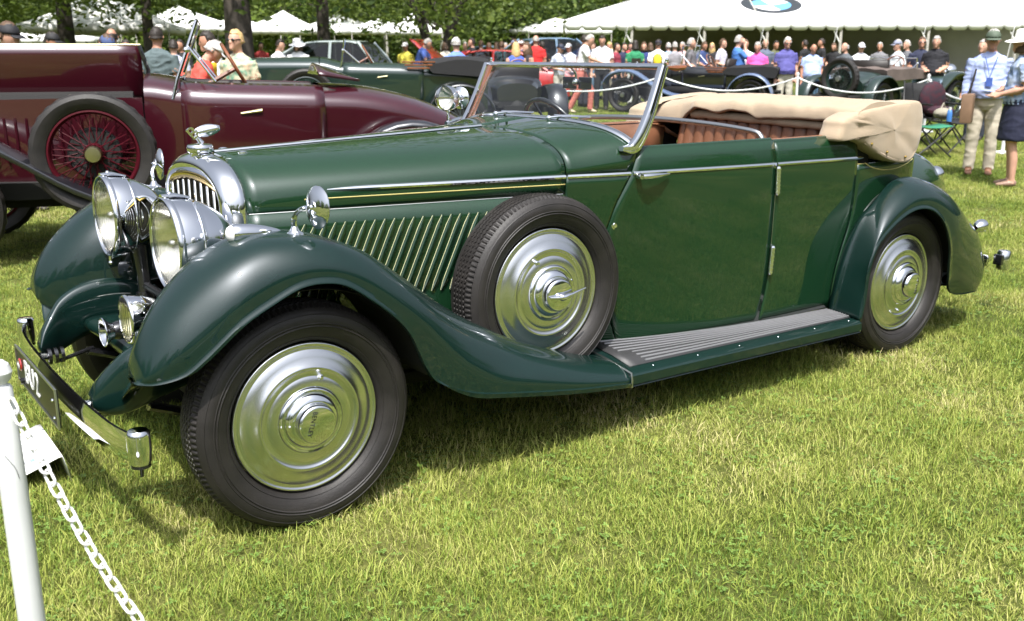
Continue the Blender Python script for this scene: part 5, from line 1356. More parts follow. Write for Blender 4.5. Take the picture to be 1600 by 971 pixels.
person(1283, 29, 61, 90, 'dark haired person in black standing inside the marquee behind the pale blue shirt', (.015, .015, .017), hair='dark', skin=1)
person(1270, 22, 68, 5, 'bald man in light blue short sleeved shirt and jeans', (.36, .46, .74), (.10, .18, .28), hair=None, skin=1, fat=.9, nod=.35)
person(1320, 22.5, 66, 60, 'balding bearded man in dark grey shirt behind the green tourer', (.09, .10, .11), hair='grey', hs='fringe', fat=.5)
person(1345, 24, 66, 5, 'man in white cap and white shirt with a blue lanyard behind the green tourer', (.76, .77, .80), hair='grey', hat=('cap', (.72, .72, .78)))
person(1402, 21.5, 60, 80, 'man in grey cap and white shirt facing left behind the green tourer', (.76, .77, .80), (.3, .3, .32), hair='grey', hat=('cap', (.22, .23, .30)), fat=.4, arms=('down', 'bent'))
person(1416, 24, 68, 60, 'person in grey top behind the grey capped man', (.12, .12, .13), hair='grey', H=1.6)
person(1439, 21.5, 58, 15, 'man in sunglasses and dark navy polo beside the black polo', (.02, .024, .05), hair='brown', skin=1, extra=glasses, arms=('bent', 'down'))
person(1462, 20.5, 56, 30, 'grey haired heavy man in black polo and pale jeans', (.012, .012, .016), (.28, .38, .52), hair='grey', fat=1.0, nod=.2, arms=('bent', 'bent'))
person(1535, 16.5, 62, 40, 'person in blue top half hidden behind the green capped man', (.12, .15, .32), hair='grey')
extra_ = [(408, 30, 66, -30, 'person in red top under the white tents left of the couple in white', (.42, .05, .05)), (696, 29, 66, 160, 'person in cream top between the red bonnet and the white cap', (.62, .58, .48)), (727, 30, 66, 20, 'person in dark red top right of the mid blue shirt', (.26, .03, .04)),
 (784, 28, 65, 170, 'person in teal shirt in the crowd left of the windscreen corner', (.05, .22, .25)), (797, 31, 70, -30, 'short person in orange top left of the pale blue cap', (.60, .22, .05)), (847, 28, 65, 150, 'person in black top just right of the red polo', (.02, .02, .022)),
 (863, 29, 64, 20, 'person in light grey shirt left of the navy cap', (.45, .46, .48)), (901, 30, 65, -60, 'person in bright blue top behind the stooping man', (.06, .16, .55)), (927, 29, 67, 40, 'person in beige shirt between the two white shirts', (.50, .44, .34)),
 (952, 28, 66, 10, 'person in pale blue striped shirt left of the maroon shirt', (.40, .50, .66)), (984, 30, 66, -20, 'person in red top left of the green topped woman', (.50, .04, .05)), (1016, 29, 67, 160, 'person in charcoal shirt left of the yellow backpack', (.06, .06, .065)),
 (1066, 29, 66, 30, 'person in pale pink top left of the dark grey shirt', (.62, .40, .40)), (1098, 28, 65, -40, 'person in dark blue shirt behind the steering wheel of the black tourer', (.03, .05, .14)), (1112, 30, 67, 20, 'person in black top left of the pale lilac shirt', (.018, .018, .02)),
 (1211, 28, 64, -15, 'person in olive shirt between the pink and violet polos', (.10, .11, .05)), (1303, 29, 67, 40, 'person in black inside the marquee left of the balding bearded man', (.015, .015, .017)), (1374, 27, 67, 30, 'person in mid grey top between the white cap and the grey cap', (.17, .17, .18))]
for i, (px, D, yt, hd__, lab, c_) in enumerate(extra_):
    person(px, D, yt, hd__, lab, c_, ((.05, .05, .07), (.30, .27, .21), (.03, .03, .035), (.12, .16, .24))[i % 4], hair=('dark', 'brown', 'grey', 'brown', 'blonde')[i % 5], hs=('short', 'bob', 'short', 'short', 'long')[i % 5], fat=(.2, .5, .9, 0)[i % 4], nod=(.1, .25, 0)[i % 3], arms=(('down', 'bent'), ('bent', 'bent'), ('down', 'down'))[i % 3], skin=i % 2)
# ---- the two nearest, right
def badge_(t, T, K):
    b = B(); b.tube([(-.07*K, -.13*K, 1.44*K), (-.02*K, -.19*K, 1.28*K), (0, -.195*K, 1.18*K), (.02*K, -.19*K, 1.28*K), (.07*K, -.13*K, 1.44*K)], .005, 5); b.box((0, -.205*K, 1.14*K), (.07, .008, .10)); b.obj('lanyard', cloth((.05, .10, .35)), t)
    b = B(); b.tube([(.20*K*math.cos(q), (.165*K)*math.sin(q)-.01, 1.0*K) for q in np.linspace(0, 2*math.pi, 25)], .018, 6, caps=False, flat=(.5, 1)); b.obj('belt', M['black'], t)
person(1549, 12.2, 42, 22, 'man in olive cap, pale blue long sleeved shirt and khaki trousers holding a brown bag', (.33, .39, .62), (.46, .41, .33), hair='grey', hat=('cap', (.075, .10, .07)), sleeves='long', fat=.7, skin=1, nod=.05, arms=('down', 'bent'), vox=.009, shoes=(.20, .10, .06), extra=badge_)
person(1600, 11.2, 58, 110, 'woman in white sun hat blue floral top and navy skirt at right edge', (.14, .22, .42), (.012, .014, .035), hair='brown', hs='bob', hat=('sun', (.80, .79, .74)), legs='skirt', pat=(.46, .52, .62), arms=('bent', 'bent'), vox=.009, shoes=(.22, .14, .10), sleeves='short', fat=.4, H=1.68)

bpy.context.view_layer.update()
dg = bpy.context.evaluated_depsgraph_get()
for o, V, tags, t, mats in people_pending:
    me = bpy.data.meshes.new_from_object(o.evaluated_get(dg)); me.name = 'body'
    bm = bmesh.new(); bm.from_mesh(me); seen = set(); isl = []
    for v in bm.verts:
        if v in seen: continue
        st_ = [v]; seen.add(v); cur = []
        while st_:
            q = st_.pop(); cur.append(q)
            for e in q.link_edges:
                n_ = e.other_vert(q)
                if n_ not in seen: seen.add(n_); st_.append(n_)
        isl.append(cur)
    isl.sort(key=len)
    for cur in isl[:-1]: bmesh.ops.delete(bm, geom=cur, context='VERTS')
    bm.to_mesh(me); bm.free()
    kd = kdtree.KDTree(len(V))
    for i, v in enumerate(V): kd.insert(v, i)
    kd.balance()
    me.materials.clear()
    for m in mats: me.materials.append(m)
    vt = [0]*len(me.vertices)
    for i, v in enumerate(me.vertices):
        best = kd.find_n(v.co, 3); ts = [tags[j] for _, j, _ in best]
        vt[i] = max(set(ts), key=ts.count)
    mi = []
    for p in me.polygons:
        ts = [vt[i] for i in p.vertices]; mi.append(max(set(ts), key=ts.count))
    me.polygons.foreach_set('material_index', mi); me.polygons.foreach_set('use_smooth', [True]*len(me.polygons))
    near = (t.location-Vector(CAM)).length < 18
    if near or True:
        amp = .011 if near else .009
        nn = [v.normal.copy() for v in me.vertices]; sd_ = t.location.x*3.1
        for i, v in enumerate(me.vertices):
            if vt[i] in (1, 2):
                c = v.co; f = 11 if vt[i] == 1 else 9
                q = mnoise.noise(Vector((c.x*f*.7+sd_, c.y*f*.7, c.z*f*1.5)))
                v.co = c+nn[i]*amp*(1 if vt[i] == 1 else .55)*((1-2.2*abs(q))*.8+.2*mnoise.noise(Vector((c.x*30, c.y*30+sd_, c.z*30))))
    ob = bpy.data.objects.new('body', me); COL.objects.link(ob); ob.parent = t
    src = o.data; bpy.data.objects.remove(o); bpy.data.meshes.remove(src)
# ================================================================ OTHER CARS
def paint(name, c, r=.3): return mat(name, c, r, coat=1, var=.05, vscale=2)
M['maroon'] = paint('maroon paint', (.036, .0030, .0075)); M['maroon2'] = mat('deep red wheel paint', (.055, .0045, .009), .5, spec=.12); M['oldbrass'] = mat('dull nickel hub', (.50, .45, .27), .28, 1); M['wingblack'] = paint('black wing paint', (.009, .009, .012))
M['dgreen'] = paint('dark racing green paint', (.012, .026, .020)); M['bluewing'] = paint('slate blue paint', (.10, .14, .24)); M['blackp'] = paint('black body paint', (.006, .006, .008))
M['sedanblue'] = paint('pale blue metallic paint', (.22, .32, .45)); M['sedangrey'] = paint('pale grey green paint', (.30, .35, .34)); M['redp'] = paint('bright red paint', (.45, .02, .015)); M['suv'] = paint('blue grey paint', (.14, .22, .32))
M['darkleather'] = mat('dark leather', (.02, .016, .014), .5); M['hoodcloth'] = mat('black hood cloth', (.012, .012, .013), .8, bump=.3, bscale=30); M['brownbag'] = mat('brown hood bag', (.11, .085, .075), .8, var=.2, vscale=4)

def spoke_wheel(par, name, loc, R, rim, hubm, s=-1, wd=.13, steer=0, spokes=48):
    w_ = thing(name, None, None, loc); w_.parent = par; w_.rotation_euler = (0, 0, (math.pi if s < 0 else 0)+steer)
    r0 = R*.70; b = B(); n = 120; Q = np.linspace(0, 2*math.pi, n, endpoint=False); rows = []
    for r, h in ((r0, -.02), (r0+.01, .035), (r0+.05, wd*.46), (R*.90, wd*.50), (R*.965, wd*.40)): rows.append([(r*math.cos(q), h, r*math.sin(q)) for q in Q])
    for h in (.34, .25, .12, 0, -.12, -.25, -.34):
        rows.append([((R-(.012 if (j//2) % 2 else 0)*(1 if abs(h) > .2 else .4)-.02*(h/.4)**2)*math.cos(q), h*wd, (R-(.012 if (j//2) % 2 else 0)*(1 if abs(h) > .2 else .4)-.02*(h/.4)**2)*math.sin(q)) for j, q in enumerate(Q)])
    for r, h in ((R*.965, -wd*.40), (R*.90, -wd*.5), (r0+.03, -wd*.4), (r0, -.03)): rows.append([(r*math.cos(q), h, r*math.sin(q)) for q in Q])
    b.grid(rows, cu=True); b.obj('tyre', M['rubber'], w_, sharp=32)
    b = B(); b.lathe([(r0+.006, .036), (r0-.006, .04), (r0-.012, .03), (r0-.022, .0), (r0-.016, -.04), (r0+.002, -.04)], (0, 0, 0), (0, 1, 0), 64); b.obj('rim', rim, w_)
    b = B()
    for k in range(spokes):
        a = 2*math.pi*k/spokes; a2 = a+(.38 if k % 2 else -.38); h0 = (.055, .045, -.05, -.04)[k % 4]
        b.tube([((r0-.018)*math.cos(a), 0, (r0-.018)*math.sin(a)), (.062*math.cos(a2), h0, .062*math.sin(a2))], .0036, 5, caps=False)
    b.obj('wire_spokes', rim, w_)
    b = B(); b.lathe([(.075, -.06), (.07, .03), (.064, .055)], (0, 0, 0), (0, 1, 0), 28); b.obj('hub', rim, w_)
    b = B(); b.lathe([(.062, .05), (.056, .075), (.05, .088), (0, .092)], (0, 0, 0), (0, 1, 0), 28); b.obj('hub_cap', hubm, w_)
    b = B(); b.lathe([(0, -.03), (.17, -.03), (.18, -.05), (.17, -.09)], (0, 0, 0), (0, 1, 0), 28); b.obj('brake_drum', M['dark'], w_)
    return w_

def vintage(label, loc, rz, body, wing, rim, wb=3.2, R=.41, xr=.10, xs=1.30, zb=1.22, ztop=1.32, wf=.29, wm=.60, tail='long', lid=False, spare=1.05, hood=None, hoodm='hoodcloth', group=None, ws_=(.10, .34), flag=False, sidescr=True, louv=True, cockpit=(1.55, 2.75), cycle=True, rearspare=False, tailx=3.75, hubm='steel', far=False, headl=True, tonneau=False):
    t = thing('vintage_tourer', label, 'car', loc, rz, group)
    mb, mw = M[body], M[wing]; tr = .70
    wfun = curve1([xr, xs, (xs+2.4)/2, 2.4, 3.0, tailx-.25, tailx], [wf, wf+(wm-wf)*.72, wm, wm, wm*.94, wm*(.55 if tail == 'boat' else .85), wm*(.10 if tail == 'boat' else .72)])
    if tail == 'boat': ztf = curve1([xr, xs, xs+.35, 2.55, 2.85, 3.25, 3.55, 3.85, tailx], [ztop-.02, ztop, zb+.03, zb, zb-.015, zb-.085, zb-.185, zb-.36, zb-.55])
    else: ztf = curve1([xr, xs, xs+.35, 2.6, 3.1, tailx-.3, tailx], [ztop-.02, ztop, zb+.03, zb, zb-.03, zb-.05, zb-.12])
    ZB = .55
    def sec(x, top=True, inner=0.0):
        W = wfun(x)-inner; zt = ztf(x); zs = zt-.16
        pts = [(-W*.90, ZB), (-W*.97, ZB+(zs-ZB)*.4), (-W, zs-.02), (-W, zs)]
        m = 13 if top else 0
        if top:
            for th in np.linspace(.12, math.pi-.12, m): pts.append((-W*np.sign(math.cos(th))*abs(math.cos(th))**.78, zs+.16*math.sin(th)**.78))
        else:
            for th in np.linspace(.12, .80, 6): pts.append((-W*math.cos(th)**.78, zs+.16*math.sin(th)**.78))
        return [np.array([x, y, z]) for y, z in pts]+([np.array([x, W, zs]), np.array([x, W, zs-.02]), np.array([x, W*.97, ZB+(zs-ZB)*.4]), np.array([x, W*.9, ZB])] if top else [])
    # bonnet: top and sides
    if not lid:
        b = B(); b.grid([sec(x) for x in np.linspace(xr, xs-.01, 10)]); bo = b.obj('bonnet', mb, t, sharp=50)
    else:
        b = B(); rows = []
        for x in np.linspace(xr, xs-.01, 10):
            r = sec(x); rows.append([p for p in r if p[2] < ztf(x)-.155])
        b.grid([[p for p in r if p[1] < 0] for r in rows]); b.grid([[p for p in r if p[1] > 0] for r in rows])
        bo = b.obj('bonnet_side', mb, t, sharp=50)
        b = B(); b.box(((xr+xs)/2, 0, .85), (xs-xr-.1, .34, .5)); b.tube([(xr+.1, -.1, 1.12), (xs-.1, -.1, 1.12)], .06, 8); b.obj('engine', M['dark'], t)
        # both halves folded over and propped upright: underside towards the viewer
        Wl = .50
        rows = []; rows2 = []
        for x in np.linspace(xr-.10, xs-.02, 10):
            e = (x-xs)/(xs-xr)
            rows.append([(x, -.02+.02*k-.10*math.sin(k*1.4), ztop-.22+.42*k) for k in np.linspace(0, 1, 7)])
        b = B(); b.grid(rows); ld = b.obj('raised_bonnet', mb, t, solid=.012)
        B().tube([(x, -.02+.02-.10*math.sin(1.4), ztop+.205) for x in (xr-.10, xs-.02)], .008, 8).obj('edge_bead', M['oldbrass'], ld)
        B().tube([(xs-.02, -.02, ztop-.20), (xs+.02, -.1, ztop+.02), (xs-.03, -.10, ztop+.20)], .016, 8).obj('edge_bead', M['wingblack'], ld)
    if louv:
        b = B()
        for k in range(16):
            x = xr+.16+k*(xs-xr-.3)/15; y = wfun(x)+.001
            b.box((x, -y, .86), (.014, .012, .30), Matrix.Rotation(R_(20), 3, 'Z'))
        o = b.obj('louvres', mb, bo); o['kind'] = 'stuff'
    # scuttle
    b = B(); b.grid([sec(x) for x in np.linspace(xs+.004, cockpit[0], 7)]); b.obj('scuttle', mb, t, sharp=50)
    # tub
    b = B()
    xsn = np.linspace(cockpit[0], cockpit[1], 14)
    lft = [sec(x, False) for x in xsn]
    b.grid(lft); tub = b.obj('body_side', mb, t, solid=.03, off=1, sharp=50); b = B(); b.grid([[p*np.array([1, -1, 1]) for p in r] for r in lft]); b.obj('body_side', mb, t, solid=.03, off=1, sharp=50)
    b = B(); b.tube([(x, -wfun(x)*.755, ztf(x)-.035) for x in xsn], .022, 8); b.tube([(x, wfun(x)*.755, ztf(x)-.035) for x in xsn], .022, 8); b.obj('cockpit_roll', M['darkleather'], tub)
    for x in (cockpit[0]+.02, (cockpit[0]+cockpit[1])/2+.05):
        pts = [p+np.array([0, -.003, 0]) for p in sec(x, False)[0:9]]
        B().tube(pts, .004, 5).obj('door_gap', M['gap'], tub)
    B().tube([((cockpit[0]+cockpit[1])/2-.10, -wm-.03, zb-.20), ((cockpit[0]+cockpit[1])/2+.05, -wm-.035, zb-.18)], [.008, .012], 8).obj('door_handle', M['oldbrass'], tub)
    # rear deck
    b = B(); b.grid([sec(x) for x in np.linspace(cockpit[1], tailx, 12)]); b.poly(sec(tailx)); b.obj('tail', mb, t, sharp=50)
    b = B(); b.box(((xr+tailx)/2, 0, .50), (tailx-xr, .9, .12)); b.box((1.5, 0, .42), (3.0, .5, .12)); b.tube([(-.55, -.38, .5), (.6, -.40, .48), (3.6, -.42, .52)], .045, 8); b.tube([(-.55, .38, .5), (.6, .40, .48), (3.6, .42, .52)], .045, 8)
    b.box((0, 0, .42), (.08, 1.3, .07)); b.box((wb, 0, .42), (.12, 1.3, .12)); b.ball((wb, 0, .42), .18, 10); b.tube([(.8, -.3, .36), (wb+.5, -.35, .36)], .04, 8)
    b.obj('chassis', M['dark'], t)
    b = B(); b.box((cockpit[0]+.75, 0, .75), (.5, 1.0, .20)); b.grid([[(cockpit[0]+.95+.1*u, y, .7+.50*u) for y in (-.5, .5)] for u in np.linspace(0, 1, 4)]); b.obj('seat', M['darkleather'], t, solid=.10)
    # radiator
    b = B(); rs = [np.array([xr-.002, p[1], p[2]]) for p in sec(xr)]
    b.grid([[p+np.array([0, 0, .008]) for p in rs], [p+np.array([-.07, 0, .012]) for p in rs], [np.array([xr-.11, p[1]*.93, .6+(p[2]-.6)*.985]) for p in rs], [np.array([xr-.10, p[1]*.80, .6+(p[2]-.6)*.88]) for p in rs]]); rd = b.obj('radiator_shell', M['chrome'], t, sharp=50)
    b = B(); b.box((xr-.07, 0, .86), (.02, wf*1.7, .70)); b.obj('radiator_core', M['core'], rd)
    b = B(); b.lathe([(.04, 0), (.045, .03), (.02, .04), (.012, .08), (0, .085)], (xr-.05, 0, ztop), (0, 0, 1), 16); b.obj('radiator_cap', M['chrome'], rd)
    if headl:
        for s in (-1, 1):
            b = B(); b.lathe([(.135, -.002), (.14, .01), (.135, .05), (.11, .13), (.06, .19), (0, .20)], (xr-.42, s*.36, .98), (1, 0, 0), 24); h = b.obj('headlamp', M['chrome'], t)
            B().lathe([(.134, 0), (.07, -.02), (0, -.025)], (xr-.42, s*.36, .98), (1, 0, 0), 20).obj('lens', M['lens'], h)
            B().tube([(xr-.32, s*.36, .85), (xr-.30, s*.38, .5)], .025, 8).obj('lamp_post', M['black'], h)
    # wings
    for s in (-1, 1):
        guide = sp([(-.52, .62), (-.44, .78), (-.28, .90), (0, .955), (.28, .915), (.55, .77), (.85, .58), (1.15, .455), (1.38, .415)], 26)
        rows = []
        for x, z in guide: rows.append([(x, s*(tr-.15), z-.05), (x, s*(tr-.13), z-.01), (x, s*(tr-.04), z+.018), (x, s*(tr+.06), z+.01), (x, s*(tr+.12), z-.015), (x, s*(tr+.13), z-.05)])
        b = B(); b.grid(rows); b.obj('front_wing', mw, t, solid=.012, sharp=50)
        th = np.linspace(math.pi*1.02, -.20, 18); rr = R+.12
        rows = []
        for a in th:
            x, z = wb+rr*math.cos(a), R+rr*math.sin(a)
            if a > math.pi*.9: pass
            rows.append([(x, s*(wm-.01 if wm < .66 else .6), z-.02), (x, s*(tr-.02), z+.012), (x, s*(tr+.10), z+.002), (x, s*(tr+.135), z-.03*1)])
        b = B(); b.grid(rows); b.obj('rear_wing', mw, t, solid=.012, sharp=50)
        b = B(); b.box(((1.38+wb-R-.12)/2, s*(tr-.0), .40), (wb-R-.12-1.38+.02, .27, .03)); b.obj('running_board', mw, t, bevel=.006)
        b = B(); b.grid([[(x, s*(tr-.14), z) for x in (1.0, wb-.5)] for z in (.40, .60)]); b.obj('valance', M['dark'], t, solid=.01)
        spoke_wheel(t, 'front_wheel', (0, s*tr, R), R, M[rim], M[hubm], s); spoke_wheel(t, 'rear_wheel', (wb, s*tr, R), R, M[rim], M[hubm], s)
    if spare is not None: spoke_wheel(t, 'spare_wheel', (spare, -tr-.04, R+.36), R, M[rim], M[hubm], -1)
    if rearspare: 
        w_ = spoke_wheel(t, 'spare_wheel', (tailx+.12, 0, .86), R, M[rim], M[hubm], -1); w_.rotation_euler = (0, 0, -math.pi/2)
    # windscreen
    xw = cockpit[0]-.02; zt = ztf(xw); dx, dz = ws_
    b = B()
    for s in (-1, 1): b.tube([(xw-.04, s*(wm-.06), zt-.14), (xw, s*(wm-.06), zt), (xw+dx, s*(wm-.06), zt+dz)], .013, 8)
    b.tube([(xw+dx, -wm+.06, zt+dz), (xw+dx, wm-.06, zt+dz)], .013, 8); b.tube([(xw+.01, -wm+.06, zt+.02), (xw+.01, wm-.06, zt+.02)], .010, 8)
    for s in (-1, 1): b.tube([(xw+dx*.55, s*(wm-.05), zt+dz*.55), (xw+.26, s*(wm-.04), zt-.02)], .010, 6)
    for s in (-1, 1): b.ball((xw+dx*.5, s*(wm-.045), zt+dz*.5), .024, 8)
    wf_ = b.obj('windscreen_frame', M['chrome'], t)
    B().grid([[(xw+.01, -wm+.07, zt+.02), (xw+.01, wm-.07, zt+.02)], [(xw+dx, -wm+.07, zt+dz), (xw+dx, wm-.07, zt+dz)]]).obj('windscreen_glass', M['pane'], wf_)
    c = np.array([xw+.42, .25, zt+.06]); ax = unit((1, 0, .55)); u = unit(np.cross(ax, (0, 1, 0)))
    b = B(); b.tube([c+.21*(u*math.cos(q)+np.array([0, 1, 0])*math.sin(q)) for q in np.linspace(0, 2*math.pi, 33)], .014, 8, caps=False)
    for q in (.5, 2.6, 4.7): b.tube([c, c+.2*(u*math.cos(q)+np.array([0, 1, 0])*math.sin(q))], .008, 5)
    b.tube([c, c-ax*.5], .02, 6); b.obj('steering_wheel', M['wood'], t)
    if hood:
        x0, x1, z = hood; b = B(); rows = []
        for y in np.linspace(-1, 1, 17):
            yy = y*(wm+.05); d = .05*abs(y)**4
            rows.append([(x, yy, zz+.012*math.sin(9*y+7*x)-d) for x, zz in sp([(x0+.04, z-.16), (x0-.02, z-.10), (x0+.02, z-.03), ((x0+x1)/2, z+.02), (x1-.05, z), (x1+.02, z-.07), (x1-.04, z-.22)], 20)])
        b.grid(rows); b.poly(rows[0]); b.poly(rows[-1]); hf = b.obj('folded_hood', M[hoodm], t, sharp=60)
        b = B()
        for k in range(3): b.box((x0+.02-.20, -wm-.04, z-.055-.045*k), (.5-.08*k, .03, .024))
        b.obj('hood_sticks', M['wood'] if hoodm == 'hoodcloth' else M['darkleather'], t, bevel=.005)
    if tonneau:
        b = B(); rows = []
        for y in np.linspace(-1, 1, 9): rows.append([(xw+1.0+.32*u, y*.5*(1-.3*u), ztf(2.6)+.02+.12*(1-u)*(1-y*y*.6)) for u in np.linspace(0, 1, 6)])
        b.grid(rows); b.obj('aero_screen_cowl', mb, t, solid=.02)
    if flag:
        fl = thing('flag_decal', None, None, (0, 0, 0)); fl.parent = t
        x0, z0, wd, hh = flag; yb = -(wfun(x0)+.012)
        for k in range(7):
            B().box((x0, yb, z0+hh/2-hh*(k+.5)/7), (wd, .006, hh/7)).obj('stripe', M['redp'] if k % 2 == 0 else M['white'], fl)
        B().box((x0-wd*.29, yb-.004, z0+hh*.22), (wd*.42, .006, hh*.55)).obj('canton', mat('flag blue', (.03, .05, .22), .5), fl)
    return t

def place_by(px, D, tilt, xref, yref=-.74):
    """origin and heading so that local (xref, yref) stands at column px, distance D; tilt turns the tail towards the camera"""
    rz = -YAW-R_(tilt); P = at(px, D); c, s_ = math.cos(rz), math.sin(rz)
    ox, oy = P.x-(c*xref-s_*yref), P.y-(s_*xref+c*yref)
    return (ox, oy, gz(ox, oy)), rz
loc, rz = place_by(131, 6.9, -16, 1.02)
vintage('maroon vintage tourer with black wings raised bonnet and red wire wheels', loc, rz, 'maroon', 'wingblack', 'maroon2', wb=3.25, R=.42, xr=-.05, xs=1.36, zb=1.235, ztop=1.31, wm=.64, tail='boat', lid=True, spare=1.02, hubm='oldbrass', ws_=(.16, .40), cockpit=(1.62, 2.62), tailx=3.97, tonneau=True)
loc, rz = place_by(476, 15, -9, 1.0)
vintage('dark green vintage tourer with a small flag on its door behind the maroon car', loc, rz, 'dgreen', 'blackp', 'dgreen', wb=3.3, R=.42, xr=.0, xs=1.2, zb=1.26, ztop=1.36, wm=.60, spare=1.0, hood=(2.85, 3.75, 1.34), ws_=(.05, .33), flag=(1.85, 1.07, .12, .11), cockpit=(1.55, 2.75), tailx=3.75)
loc, rz = place_by(975, 23.5, 31, 0)
vintage('black vintage tourer with slate blue wings in front of the marquee', loc, rz, 'blackp', 'bluewing', 'blackp', wb=3.0, R=.39, xr=.05, xs=1.1, zb=1.02, ztop=1.06, wm=.60, spare=None, hood=(2.35, 3.55, 1.07), ws_=(.02, .44), cockpit=(1.35, 2.4), tailx=3.35, rearspare=True, louv=True)
loc, rz = place_by(1312, 19.5, 140, 3.3, 0)
vintage('dark green vintage tourer with brown hood bag at the right before the marquee', loc, rz, 'dgreen', 'dgreen', 'dgreen', wb=2.9, R=.40, xr=.05, xs=1.1, zb=1.0, ztop=1.06, wm=.58, spare=None, hood=(1.0, 2.6, 1.07), hoodm='brownbag', ws_=(.03, .20), cockpit=(1.35, 2.5), tailx=3.1, rearspare=True)
loc, rz = place_by(768, 20.5, 80, 0, 0)
vintage('black vintage car seen through the windscreen behind the steering wheel', loc, rz, 'blackp', 'blackp', 'blackp', wb=2.8, R=.36, xr=.05, xs=1.0, zb=.98, ztop=1.0, wm=.50, spare=None, ws_=(.02, .12), cockpit=(1.3, 2.3), tailx=2.9)

def saloon(label, loc, rz, body, L=4.6, W=.86, H=1.45, classic=False, openb=False, group=None, name='saloon_car'):
    t = thing(name, label, 'car', loc, rz, group); mb = M[body]
    # x from the nose (0) to the tail (L); shoulder height and roof line
    sh = H*.62
    zsh = curve1([0, .25, 1.3, 2.2, 3.6, L-.3, L], [sh*.72, sh*.88, sh*.97, sh, sh*1.02, sh*.98, sh*.80])
    wy = curve1([0, .3, 1.2, L-.5, L], [W*.72, W*.93, W, W*.97, W*.80])
    rows = []
    for x in np.linspace(0, L, 30):
        w_ = wy(x); z = zsh(x)
        half = [(w_*.93, .25), (w_*.99, .40), (w_, .58), (w_*.985, z-.10), (w_*.93, z-.02), (w_*.75, z), (0, z+.025)]
        rows.append([np.array([x, -y, zz]) for y, zz in half]+[np.array([x, y, zz]) for y, zz in half[::-1][1:]])
    b = B(); b.grid(rows); b.poly(rows[0]); b.poly(rows[-1]); b.obj('body', mb, t, sharp=45)
    # roof and pillars as one shell with panes set in
    a0, a1, a2, a3 = (1.35, 2.05, 3.25, 4.05) if not classic else (1.55, 2.0, 3.2, 4.1)
    a3 = min(a3, L-.25)
    prof = sp([(a0, zsh(a0)), ((a0+a1)/2, (zsh(a0)+H)/2-.01), (a1, H-.04), ((a1+a2)/2, H), (a2, H-.04), ((a2+a3)/2, (H+zsh(a3))/2+.05), (a3, zsh(a3))], 25)
    def roofrow(x, z):
        k = max(0, (z-sh)/(H-sh)); w_ = W*(.90-.20*k)
        return [np.array([x, y*w_, z-.035*abs(y)**3*(k > .5)]) for y in np.linspace(-1, 1, 11)]
    b = B(); b.grid([roofrow(x, z) for x, z in prof if z > H-.10]); b.obj('roof', mb, t, solid=.03, off=-1)
    ws1 = [p for p in prof if p[0] <= a1+.02]; ws2 = [p for p in prof if p[0] >= a2-.02]
    B().grid([roofrow(x, z) for x, z in ws1]).obj('windscreen', M['darkpane'], t)
    B().grid([roofrow(x, z) for x, z in ws2]).obj('rear_window', M['darkpane'], t)
    for s in (-1, 1):
        for c0, c1 in ((a0+.25, (a1+a2)/2-.05), ((a1+a2)/2+.05, a3-.2)):
            rows = []
            for x in np.linspace(c0, c1, 8):
                zt = np.interp(x, prof[:, 0], prof[:, 1])-.07; z0 = zsh(x)-.0
                zt = max(zt, z0+.01)
                rows.append([np.array([x, s*W*(.91-.20*max(0, (z-sh)/(H-sh))), z]) for z in np.linspace(z0, zt, 4)])
            B().grid(rows).obj('side_window', M['darkpane'], t)
        b = B()
        for x in (a0, (a1+a2)/2, a3):
            x2 = {a0: a1, a3: a2}.get(x, x); 
            b.tube([(x, s*W*.91, zsh(x)), ((x+x2)/2, s*W*.82, (zsh(x)+H)/2), (x2, s*W*.72, H-.05)], .035, 6)
        b.obj('pillars', mb, t)
        for x in (.85, L-.95):
            w_ = thing('wheel', None, None, (x, s*(W-.06), .32)); w_.parent = t; w_.rotation_euler = (0, 0, math.pi if s < 0 else 0)
            B().lathe([(.20, .05), (.23, .085), (.29, .08), (.32, .05), (.32, -.08), (.2, -.09)], (0, 0, 0), (0, 1, 0), 32).obj('tyre', M['rubber'], w_)
            B().lathe([(.205, .06), (.19, .05), (.10, .065), (.05, .075), (0, .075)], (0, 0, 0), (0, 1, 0), 24).obj('wheel_disc', M['alu'], w_)
        B().ball((.08, s*W*.62, sh*.72), (.06, .16, .07), 10).obj('headlight', M['chrome'], t)
    b = B(); b.tube([(-.04, -W*.8, .42), (-.07, 0, .42), (-.04, W*.8, .42)], .06, 8); b.obj('front_bumper', M['chrome'] if classic else mb, t)
    if openb:
        rows = []
        for u in np.linspace(0, 1, 8): rows.append([(1.32-u*.80, y*W*.82, sh+.02+u*.72) for y in np.linspace(-1, 1, 7)])
        b = B(); b.grid(rows); bo = b.obj('raised_bonnet', M['blackp'], t, solid=.03)
        b = B(); b.grid([[p+np.array([.035, 0, .02]) for p in map(np.array, r)] for r in rows]); b.obj('bonnet_skin', mb, bo, solid=.012)
        B().tube([(1.32, -W*.83, sh+.04), (.52, -W*.83, sh+.76), (.52, W*.83, sh+.76), (1.32, W*.83, sh+.04)], .025, 6).obj('bonnet_edge', mb, bo)
        b = B(); b.box((.75, 0, sh-.02), (.9, 1.1, .14)); b.obj('engine', M['dark'], t)
        b = B()
        for k in range(5): b.ball((.5+.12*k, -.35+.15*k, sh+.07), .05, 8)
        b.obj('engine_fittings', M['steel'], t)
    return t
loc, rz = place_by(692, 21.5, 188, 0.2, .5)
saloon('pale grey green classic saloon with rounded roof beyond the dark green tourer', loc, rz, 'sedangrey', H=1.63, classic=True)
loc, rz = place_by(640, 26, 10, .5)
saloon('bright red car with its bonnet raised over a black engine bay', loc, rz, 'redp', H=1.40, openb=True)
loc, rz = place_by(768, 34, 52, 2.3, 0)
